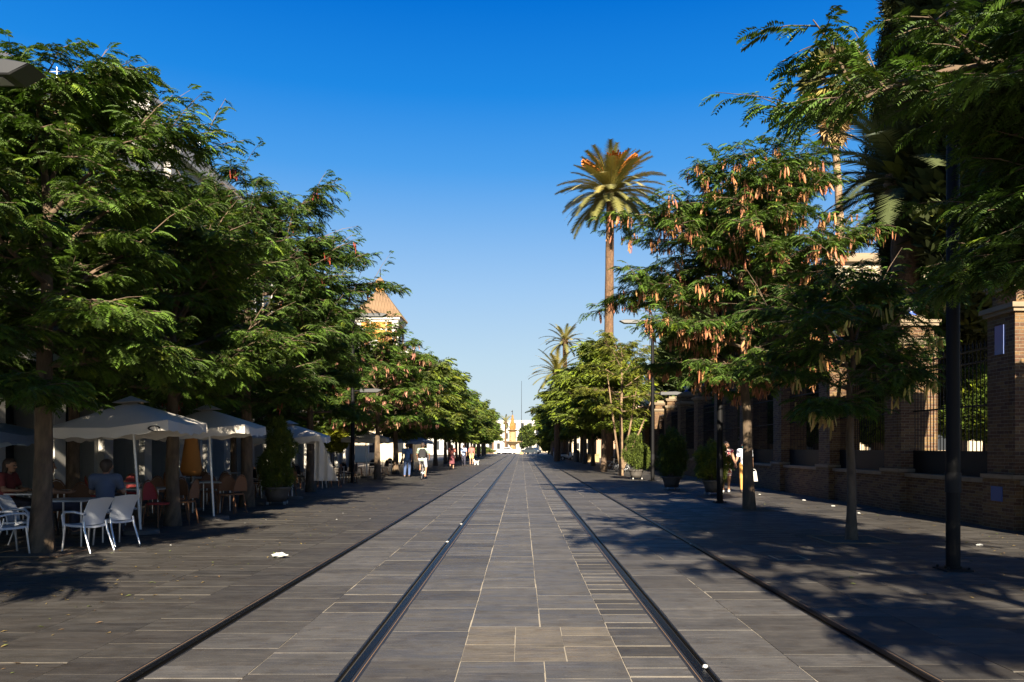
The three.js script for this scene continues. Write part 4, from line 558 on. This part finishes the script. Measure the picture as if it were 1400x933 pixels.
// figures face +z; J overrides joints
function person(label, x, y, d, turn, o) {
  const t = thing('person', label, 'person', x, y, d, turn, o.group), J = { pelvis: [0, .96, 0], chest: [0, 1.28, 0], neck: [0, 1.46, -.01], head: [0, 1.6, .01], sl: [-.18, 1.41, 0], sr: [.18, 1.41, 0], el: [-.24, 1.14, -.03], er: [.24, 1.14, -.03], wl: [-.26, .9, .03], wr: [.26, .9, .03], hl: [-.09, .93, 0], hr: [.09, .93, 0], kl: [-.1, .5, .03], kr: [.1, .5, .03], al: [-.1, .08, -.03], ar: [.1, .08, -.03], ...(o.joints || {}) };
  const foot = o.foot || [0, -.03, .16], cell = o.cell || .02, ft = s => add(J['a' + s], o['foot' + s] || foot);
  const body = [[J.pelvis, J.chest, .12, .125], [J.chest, J.neck, .115, .05], [J.neck, add(J.head, [0, -.04, 0]), .052, .05], [J.sl, J.sr, .068, .068]];
  for (const s of 'lr') body.push([J['s' + s], J['e' + s], .052, .04], [J['e' + s], J['w' + s], .04, .028], [J['h' + s], J['k' + s], .085, .056], [J['k' + s], J['a' + s], .055, .037], [J['a' + s], ft(s), .038, .03]);
  const gs = [blob(body, cell, .035)];
  // head: skull, jaw, nose, ears
  const H = J.head, q = (a, b, c) => add(H, [a, b, c]);
  gs.push(blob([[q(0, .02, -.02), q(0, .03, .01), .092, .09], [q(0, -.05, .03), q(0, -.07, .045), .06, .045], [q(0, .005, .09), q(0, -.025, .112), .012, .016], [q(-.09, -.01, -.005), q(-.092, .02, -.005), .016, .018], [q(.09, -.01, -.005), q(.092, .02, -.005), .016, .018]], .009, .02));
  // hands: palm, four fingers and a thumb, curled a little
  for (const s of 'lr') { const w = J['w' + s], e = J['e' + s], dn = V(...w).sub(V(...e)).normalize(), sd = s === 'l' ? -1 : 1; let fw = V(0, 0, 1).addScaledVector(dn, -dn.z).normalize(); const inw = V().crossVectors(dn, fw).multiplyScalar(sd > 0 ? 1 : -1), P = (a, b, c) => V(...w).addScaledVector(dn, a).addScaledVector(fw, b).addScaledVector(inw, c).toArray(); const hb = [[P(-.01, 0, 0), P(.045, .018, 0), .024, .02], [P(0, 0, 0), P(.05, -.02, 0), .022, .019], [P(.02, .025, 0), P(.05, .05, .015), .012, .010], [P(.05, .05, .015), P(.08, .052, .025), .010, .008]]; [[.03, .072], [.01, .08], [-.012, .076], [-.032, .06]].forEach(([b, l]) => hb.push([P(.055, b, 0), P(.055 + l * .5, b, .004), .0095, .009], [P(.055 + l * .5, b, .004), P(.055 + l * .9, b, .03), .009, .008])); gs.push(blob(hb, .006, .008)); }
  part(t, 'body', gs.map(plain), o.skin || skinM);
  part(t, 'eyes', [-1, 1].map(s => at(new THREE.SphereGeometry(.011, 8, 6), H[0] + s * .034, H[1] + .012, H[2] + .088)), hairM);
  const hair = o.hair || 'short', hm = o.hairM || hairM; part(t, 'hair', blob(hair === 'long' ? [[q(0, .05, -.03), q(0, .05, 0), .098, .094], [q(0, .02, -.07), q(0, -.2, -.09), .07, .06], [q(-.07, .03, -.03), q(-.085, -.12, -.03), .035, .03], [q(.07, .03, -.03), q(.085, -.12, -.03), .035, .03]] : [[q(0, .045, -.03), q(0, .055, .0), .1, .093], [q(0, .0, -.05), q(0, -.03, -.06), .075, .06]], .011, .02, (x, y, z) => Math.min(1, (z - H[2] - .05 - (y - H[1] - .05) * .4) > 0 && y < H[1] + .07 ? .02 : -1)), hm);
  if (o.shirt) { const sl = o.sleeve ?? .6, b = [[add(J.pelvis, [0, -.02, 0]), J.chest, .148, .148], [J.chest, mix(J.chest, J.neck, .62), .138, .085], [J.sl, J.sr, .085, .085]]; for (const s of 'lr') { b.push([J['s' + s], mix(J['s' + s], J['e' + s], Math.min(1, sl)), .078, .066]); if (sl > 1) b.push([J['e' + s], mix(J['e' + s], J['w' + s], sl - 1), .06, .045]); } part(t, 'shirt', blob(b, cell, .03), o.shirt); }
  if (o.trousers) { const b = [[add(J.pelvis, [0, .02, 0]), add(J.pelvis, [0, -.03, 0]), .142, .142]], L = o.leg ?? 1.9; for (const s of 'lr') { b.push([J['h' + s], mix(J['h' + s], J['k' + s], Math.min(1, L)), .108, lerp(.105, .075, Math.min(1, L))]); if (L > 1) b.push([J['k' + s], mix(J['k' + s], J['a' + s], L - 1), .075, .058]); } part(t, 'trousers', blob(b, cell, .03), o.trousers); }
  if (o.dress) part(t, 'dress', blob([[J.chest, mix(J.chest, J.neck, .45), .14, .1], [J.pelvis, J.chest, .14, .138], [J.pelvis, [0, o.hem || .62, 0], .15, .2], [J.sl, J.sr, .074, .074]], cell, .05, (x, y, z) => (o.hem || .62) - y - .02), o.dress);
  if (o.mask) part(t, 'face_mask', blob([[q(-.05, -.045, .06), q(.05, -.045, .06), .045, .045]], .012, .02), o.mask);
  const sm = o.shoe || shoeD; for (const s of 'lr') part(t, 'shoe', blob([[add(J['a' + s], [0, -.035, -.02]), add(ft(s), [0, -.005, .02]), .046, .04]], .014, .01, (x, yy, z) => (J['a' + s][1] - .082) - yy), sm);
  return t;
}
const cloth = c => mat(c, .9, { bumpMap: T.fine, bumpScale: .004 });
const floral = new THREE.MeshStandardMaterial({ color: 0xffffff, roughness: .9, map: texture(256, (u, v) => { const n = fbm(u, v, 9, 9, 88, 3), k = fbm(u, v, 12, 12, 19, 2); return n > .56 ? [.5, .05, .07] : k > .6 ? [.25, .05, .16] : [.74, .62, .56]; }, false, .8) });
const woman = person('woman in a floral dress holding hands with the man in ochre trousers', 7.02, 0, 27.6, -.25, { hair: 'long', dress: floral, hem: .58, shoe: shoeW, cell: .018, joints: { er: [.25, 1.16, 0], wr: [.33, .95, .06], kl: [-.09, .5, .1], al: [-.09, .08, .12], ar: [.09, .08, -.12] } });
woman.children.forEach(c => { if (c.name === 'dress') c.geometry = metres(c.geometry); });
person('man in a pale shirt, ochre trousers and teal face mask walking hand in hand', 7.66, 0, 27.6, -.2, { shirt: cloth([.62, .66, .74]), trousers: cloth([.45, .23, .06]), mask: mat([.03, .25, .3], .8), cell: .018, joints: { el: [-.25, 1.16, 0], wl: [-.32, .96, .06], kl: [-.1, .5, .1], al: [-.1, .08, .1], kr: [.1, .5, .02], ar: [.1, .08, -.15] } });
{ const b = thing('shopping_bag', 'white carrier bag held by the man in ochre trousers', 'bag', 7.96, .38, 27.55, .3); const g = new THREE.BoxGeometry(.24, .34, .1, 4, 4, 2), p = g.attributes.position; for (let i = 0; i < p.count; i++) { const k = (p.getY(i) + .17) / .34; p.setX(i, p.getX(i) * (1 - .3 * k)); p.setZ(i, p.getZ(i) * (1.1 - .7 * k)); } g.translate(0, .17, 0); g.computeVertexNormals(); part(b, 'bag_body', g, M.paper); part(b, 'handle', new THREE.TorusGeometry(.08, .01, 5, 14, PI).translate(0, .33, 0), M.paper); }
// bicycle and rider
function bicycle(label, x, d, turn, group, frameM = mat([.35, .35, .36], .4, { metalness: .5 })) {
  const t = thing('bicycle', label, 'bicycle', x, 0, d, turn, group), Rw = .335;         // rides towards +x
  for (const cx of [-.52, .53]) { const w = part(t, 'wheel', at(new THREE.CylinderGeometry(.03, .03, .09, 10).rotateX(PI / 2), cx, Rw, 0), M.alu); part(w, 'tyre', at(new THREE.TorusGeometry(Rw - .018, .018, 8, 36), cx, Rw, 0), M.rubber); part(w, 'rim', at(new THREE.TorusGeometry(Rw - .042, .01, 6, 36), cx, Rw, 0), M.alu); const sp = []; for (let k = 0; k < 18; k++) { const a = k * TAU / 18; sp.push(rod(V(cx, Rw, .02 * (k % 2 ? 1 : -1)), V(cx + Math.cos(a) * .29, Rw + Math.sin(a) * .29, 0), .0022, .0022, 3)); } part(w, 'spokes', sp, M.alu, 'stuff'); }
  const bb = V(-.08, .28, 0), seat = V(-.22, .8, 0), hd = V(.36, .78, 0), hl = V(.39, .62, 0), rw = V(-.52, Rw, 0), fw = V(.53, Rw, 0);
  part(t, 'frame', [rod(bb, seat, .018), rod(V(-.19, .7, 0), hd, .018), rod(bb, hl, .02), rod(hl, hd, .02), ...[-.05, .05].flatMap(z => [rod(bb, V(rw.x, rw.y, z), .01), rod(V(-.19, .7, 0), V(rw.x, rw.y, z), .009)])], frameM); part(t, 'fork', [-.05, .05].map(z => rod(V(.395, .6, z * .6), V(fw.x, fw.y, z), .012)), frameM);
  part(t, 'saddle', blob([[[-.34, .85, 0], [-.2, .86, 0], .065, .035], [[-.2, .86, 0], [-.08, .85, 0], .035, .022]], .015, .02), M.rubber); part(t, 'handlebar', [rod(hd, V(.34, .98, 0), .014), tube([V(.28, 1.0, -.28), V(.36, .99, -.12), V(.36, .99, .12), V(.28, 1.0, .28)], .012, 7)], M.alu); part(t, 'crank', [rod(V(-.08, .28, -.07), V(-.08, .28, .07), .02), rod(V(-.08, .28, .07), V(-.04, .12, .08), .01), rod(V(-.08, .28, -.07), V(-.12, .44, -.08), .01), at(new THREE.CylinderGeometry(.085, .085, .008, 18).rotateX(PI / 2), -.08, .28, .05)], M.alu); part(t, 'pedal', [box(-.08, .0, .105, .125, .08, .16), box(-.16, -.08, .43, .45, -.16, -.08)], M.rubber); return t;
}
const CX = -4.78, CD = 39;
const bike = bicycle('bicycle ridden along the paving by the cyclist with a black backpack', CX, CD, PI / 2);
person('cyclist in a sage shirt and white shorts with a black backpack riding away', CX, 0, CD - .02, PI, { shirt: cloth([.30, .40, .30]), trousers: cloth([.72, .75, .78]), leg: .92, shoe: mat([.4, .14, .08], .7), cell: .018, joints: { pelvis: [0, 1.0, -.22], chest: [0, 1.3, -.08], neck: [0, 1.47, -.02], head: [0, 1.62, .02], sl: [-.19, 1.42, -.04], sr: [.19, 1.42, -.04], el: [-.3, 1.2, .1], er: [.3, 1.2, .1], wl: [-.29, 1.04, .24], wr: [.29, 1.04, .24], hl: [-.1, .97, -.2], hr: [.1, .97, -.2], kl: [-.14, .6, .12], kr: [.14, .72, .16], al: [-.12, .2, -.06], ar: [.12, .5, -.04] } });
{ const b = thing('backpack', 'black backpack worn by the cyclist', 'backpack', CX, 1.08, CD - .02 - .24 + .04 + .1 - .16); part(b, 'bag', blob([[[-.07, 0, 0], [-.07, .3, -.1], .11, .1], [[.07, 0, 0], [.07, .3, -.1], .11, .1]], .02, .05), cloth([.012, .012, .014])); part(b, 'pocket', blob([[[-.05, .02, .08], [.05, .02, .08], .07, .07]], .02, .03), cloth([.02, .02, .022])); part(b, 'shoulder_strap', [-1, 1].map(s => tube([V(s * .1, .38, -.15), V(s * .11, .39, -.24), V(s * .13, .25, -.3)], .018, 6)), cloth([.012, .012, .014])); }
// walkers
const walk = (a = 1) => ({ kl: [-.1, .5, .12 * a], al: [-.1, .1, .02 * a], kr: [.1, .5, -.02 * a], ar: [.1, .09, -.22 * a], wl: [-.25, .92, -.12], wr: [.25, .92, .16] });
person('person in a blue shirt walking in the shade by the terraces', -5.9, 0, 41.5, PI, { shirt: cloth([.06, .13, .3]), trousers: cloth([.04, .07, .16]), cell: .028, joints: walk() });
person('person in a black top and beige trousers walking in the shade by the terraces', -5.35, 0, 43.5, PI, { shirt: cloth([.015, .015, .017]), trousers: cloth([.4, .36, .3]), cell: .028, joints: walk(-1) });
person('person in a salmon pink top and dark skirt walking past the terraces', -4.85, 0, 56, PI, { hair: 'long', shirt: cloth([.62, .2, .15]), dress: cloth([.14, .04, .05]), hem: .4, cell: .03, joints: walk() });
person('person in a pale blue shirt walking under the far terrace trees', -4.75, 0, 66, PI, { shirt: cloth([.25, .32, .5]), trousers: cloth([.03, .03, .05]), cell: .03, joints: walk(-1) });
person('person in a red top and yellow shorts walking away in the sun', -4.35, 0, 70, PI, { shirt: cloth([.4, .12, .1]), trousers: cloth([.68, .52, .2]), leg: .7, cell: .03, joints: walk() });
person('person in a purple top walking by the wall beyond the parked scooters', 4.3, 0, 104, PI, { shirt: cloth([.2, .14, .24]), trousers: cloth([.5, .48, .44]), cell: .035, joints: walk() });
person('person in a blue top standing beside the litter bin', 6.45, 0, 84, .4, { shirt: cloth([.08, .16, .38]), trousers: cloth([.03, .03, .035]), cell: .035 });
{ // small white dog beside the walker in yellow shorts
  const t = thing('dog', 'small white dog walking beside the person in yellow shorts', 'dog', -3.95, 0, 70, 2.6); part(t, 'body', blob([[[-.18, .27, 0], [.14, .28, 0], .075, .095], [[.14, .3, 0], [.24, .4, 0], .06, .05], [[.24, .42, 0], [.34, .39, 0], .055, .03], [[.23, .46, .04], [.2, .52, .05], .02, .01], [[.23, .46, -.04], [.2, .52, -.05], .02, .01], [[-.22, .32, 0], [-.32, .44, 0], .022, .014], ...[-.05, .05].flatMap(z => [[[.13, .24, z], [.12, .12, z], .035, .022], [[.12, .12, z], [.13, .02, z], .02, .022], [[-.17, .24, z], [-.13, .15, z], .045, .025], [[-.13, .15, z], [-.2, .1, z], .022, .018], [[-.2, .1, z], [-.19, .02, z], .017, .02]])], .014, .025), mat([.72, .7, .66], .9)); }
// seated guests in the terrace shade
const sit = { pelvis: [0, .56, -.05], chest: [0, .88, -.06], neck: [0, 1.06, -.03], head: [0, 1.2, .02], sl: [-.18, 1.01, -.05], sr: [.18, 1.01, -.05], el: [-.25, .78, .06], er: [.25, .78, .06], wl: [-.15, .76, .3], wr: [.15, .76, .3], hl: [-.1, .54, 0], hr: [.1, .54, 0], kl: [-.12, .52, .42], kr: [.12, .52, .42], al: [-.12, .08, .4], ar: [.12, .08, .4] };
person('guest in a dark red top seated at the terrace with the blue parasol', -9.3, 0, 14.6, PI / 2, { joints: sit, shirt: cloth([.16, .03, .03]), trousers: cloth([.02, .02, .03]), hair: 'long', cell: .025 }); 
person('guest in a dark top seated behind the terrace tree trunk', -8.2, 0, 13.9, 2.2, { joints: sit, shirt: cloth([.03, .03, .035]), trousers: cloth([.03, .03, .05]), hair: 'long', cell: .025 });
person('guest in a slate blue shirt seated beyond the white plastic chairs', -7.1, 0, 13.75, PI + .2, { joints: sit, shirt: cloth([.07, .09, .14]), trousers: cloth([.03, .03, .04]), cell: .025 });
{ const cl = 'dark cafe stool under a seated guest', st = (x, d) => { const t = thing('cafe_stool', cl, 'stool', x, 0, d, 0, 'stools of the seated guests'); part(t, 'seat', at(new THREE.CylinderGeometry(.2, .2, .04, 16), 0, .425, 0), M.wicker); for (const [a, b] of [[-1, -1], [1, -1], [1, 1], [-1, 1]]) part(t, 'leg', rod(V(a * .17, 0, b * .17), V(a * .13, .41, b * .13), .014, .014, 6), M.iron); }; st(-9.35, 14.6); st(-8.25, 13.87); st(-7.1, 13.8); cafeTable(-8.75, 14.5, 'square steel table under the blue parasol'); }

// ------------------------------------------------------------------ far end: parked cycles, fountain, cars
console.log('far end');
const pb = 'bicycle parked by the wall near the pale forked tree'; for (const [x, d, a] of [[6.6, 50.5, .25], [7.0, 52, .3], [6.4, 54, .1]]) { const c = copyOf(bike, x, 0, d, a, pb, 'bicycles parked by the wall'); }
function scooter(x, d, turn) {
  const t = thing('motor_scooter', 'white motor scooter parked by the wall beside the litter bin', 'scooter', x, 0, d, turn, 'parked motor scooters'), w = mat([.7, .7, .68], .35);
  for (const cx of [-.6, .6]) { const k = part(t, 'wheel', at(new THREE.TorusGeometry(.19, .065, 8, 20), cx, .255, 0), M.rubber); part(k, 'rim', at(new THREE.CylinderGeometry(.14, .14, .06, 14).rotateX(PI / 2), cx, .255, 0), M.alu); }
  part(t, 'body', blob([[[-.7, .62, 0], [-.2, .6, 0], .13, .16], [[-.2, .5, 0], [.2, .34, 0], .13, .1], [[.2, .36, 0], [.45, .55, 0], .1, .12], [[.45, .5, 0], [.36, .92, 0], .13, .1]], .03, .08), w); part(t, 'seat', blob([[[-.72, .78, 0], [-.12, .76, 0], .09, .1]], .03, .05), M.rubber); part(t, 'fork', rod(V(.6, .26, 0), V(.42, .7, 0), .035), M.alu); part(t, 'handlebar', rod(V(.33, 1.02, -.32), V(.33, 1.02, .32), .02), M.iron); part(t, 'headlight', at(new THREE.SphereGeometry(.07, 10, 8), .45, .9, 0), M.lens);
}
scooter(5.35, 94, .4); scooter(5.5, 97, .5); scooter(5.75, 100, .4);
{ const t = thing('fountain', 'tall tiered stone fountain with orange figures on the far square', 'fountain', -2.3, 0, 205);
  part(t, 'pool', lathe([[0, .1], [4.6, .1], [4.6, .0], [5, 0], [5, .9], [4.6, .9], [4.55, .3], [0, .3]], 40), M.white); part(t, 'lower_basin', lathe([[0, 1.0], [.9, 1.0], [.7, 1.9], [1.2, 2.4], [2.5, 2.9], [2.6, 3.1], [2.3, 3.0], [.8, 2.7], [0, 2.7]], 28), M.sandstone); part(t, 'plinth', lathe([[1.5, .2], [1.6, .8], [1, 1.05], [0, 1.05]], 24), M.white); part(t, 'column', lathe([[.95, 2.6], [1.05, 3], [.85, 3.2], [.82, 5.1], [1, 5.4], [.9, 5.5], [0, 5.5]], 20), M.sandstone); part(t, 'upper_basin', lathe([[0, 5.4], [.7, 5.5], [1.5, 5.95], [1.45, 6.05], [.5, 5.8], [0, 5.8]], 24), M.sandstone);
  part(t, 'figure_group', lathe([[.6, 5.8], [.75, 6.4], [.55, 6.8], [.8, 7.3], [.5, 7.9], [.35, 8.2], [.42, 8.7], [.2, 9.1], [.28, 9.5], [.1, 9.8], [0, 9.9]], 9), M.orange); for (let k = 0; k < 5; k++) part(t, 'figure', at(new THREE.CapsuleGeometry(.2, .7, 3, 7), Math.cos(k * 1.256) * .62, 6.7, Math.sin(k * 1.256) * .62), M.orange);
  part(t, 'finial', [rod(V(0, 9.8, 0), V(0, 11, 0), .06), box(-.3, .1, 10.6, 10.8, -.04, .04)], M.iron);
}
{ const s = thing('stone_barrier', 'low pale stone wall edging the far square', 'wall', -2.5, 0, 196); part(s, 'wall_body', box(-6, 4, 0, .9, -.2, .2), M.cream); part(s, 'coping', box(-6.1, 4.1, .9, 1.02, -.28, .28), M.white);
  const hedge = thing('hedge', 'clipped green hedge on the far square', 'hedge', -11, 0, 190); part(hedge, 'stems', box(-4.4, 4.4, 0, .5, -.3, .3), M.darkBark); instanced(hedge, 'foliage', CLUMP_BIG, M.leafThick, shell({ c: V(0, .75, 0), rx: 5.2, ry: .85, rz: .8, n: 900, seed: 81, color: [.09, .12, .03] })); }
function car(label, x, d, turn, m) {
  const t = thing('car', label, 'car', x, 0, d, turn); const prof = [[-2.1, .35], [-2.15, .75], [-1.95, .95], [-1.3, 1.0], [-.75, 1.45], [.75, 1.47], [1.35, 1.02], [2.05, .88], [2.15, .6], [2.1, .32]], s = new THREE.Shape(prof.map(p => new THREE.Vector2(...p))), g = new THREE.ExtrudeGeometry(s, { depth: 1.6, bevelEnabled: true, bevelSize: .06, bevelThickness: .08, bevelSegments: 2 }); g.translate(0, 0, -.8); part(t, 'body', g, m);
  for (const z of [-.885, .885]) part(t, 'side_window', (() => { const w = new THREE.Shape([[-1.1, 1.03], [-.68, 1.38], [.68, 1.4], [1.12, 1.05]].map(p => new THREE.Vector2(...p))), q = new THREE.ExtrudeGeometry(w, { depth: .012, bevelEnabled: false }); q.translate(0, 0, z - .006); return q; })(), M.glass);
  for (const [a, y, b, yy, n] of [[1.36, 1.07, .82, 1.5, 'windscreen'], [-1.36, 1.06, -.82, 1.47, 'rear_window']]) { const q = new THREE.BoxGeometry(Math.hypot(a - b, y - yy), .012, 1.45); q.rotateZ(Math.atan2(yy - y, b - a)); q.translate((a + b) / 2 + Math.sign(a) * .04, (y + yy) / 2 + .05, 0); part(t, n, q, M.glass); }
  for (const cx of [-1.35, 1.35]) for (const z of [-.8, .8]) { const w = part(t, 'wheel', at(new THREE.CylinderGeometry(.32, .32, .2, 18).rotateX(PI / 2), cx, .32, z), M.rubber); part(w, 'rim', at(new THREE.CylinderGeometry(.2, .2, .21, 14).rotateX(PI / 2), cx, .32, z), M.alu); } for (const z of [-.6, .6]) { part(t, 'headlight', box(2.12, 2.22, .62, .78, z - .2, z + .2), M.lens); part(t, 'tail_light', box(-2.24, -2.14, .7, .85, z - .2, z + .2), M.red); } return t;
}
car('white car crossing the far square in front of the fountain', -3.6, 194, .1, mat([.75, .76, .78], .3)); car('dark car parked on the far square beside the flagpole', 2.3, 188, -.5, mat([.03, .04, .05], .3)); car('silver blue car at the back of the far square', -9.5, 200, .15, mat([.35, .45, .52], .3));
evergreen('garden_tree', 'round bush tree on the far square beside the dark car', 6.0, 178, { c: V(0, 2.4, 0), rx: 2.4, ry: 2.2, n: 900, seed: 85, color: [.10, .12, .02], s: 1.6 });
evergreen('garden_tree', 'dark green tree on the far square between fountain and flagpole', 1.6, 225, { c: V(0, 4.2, 0), rx: 2.6, ry: 3.4, n: 900, seed: 86, color: [.06, .09, .02], s: 2 });

console.log('render');
renderer.render(scene, camera);
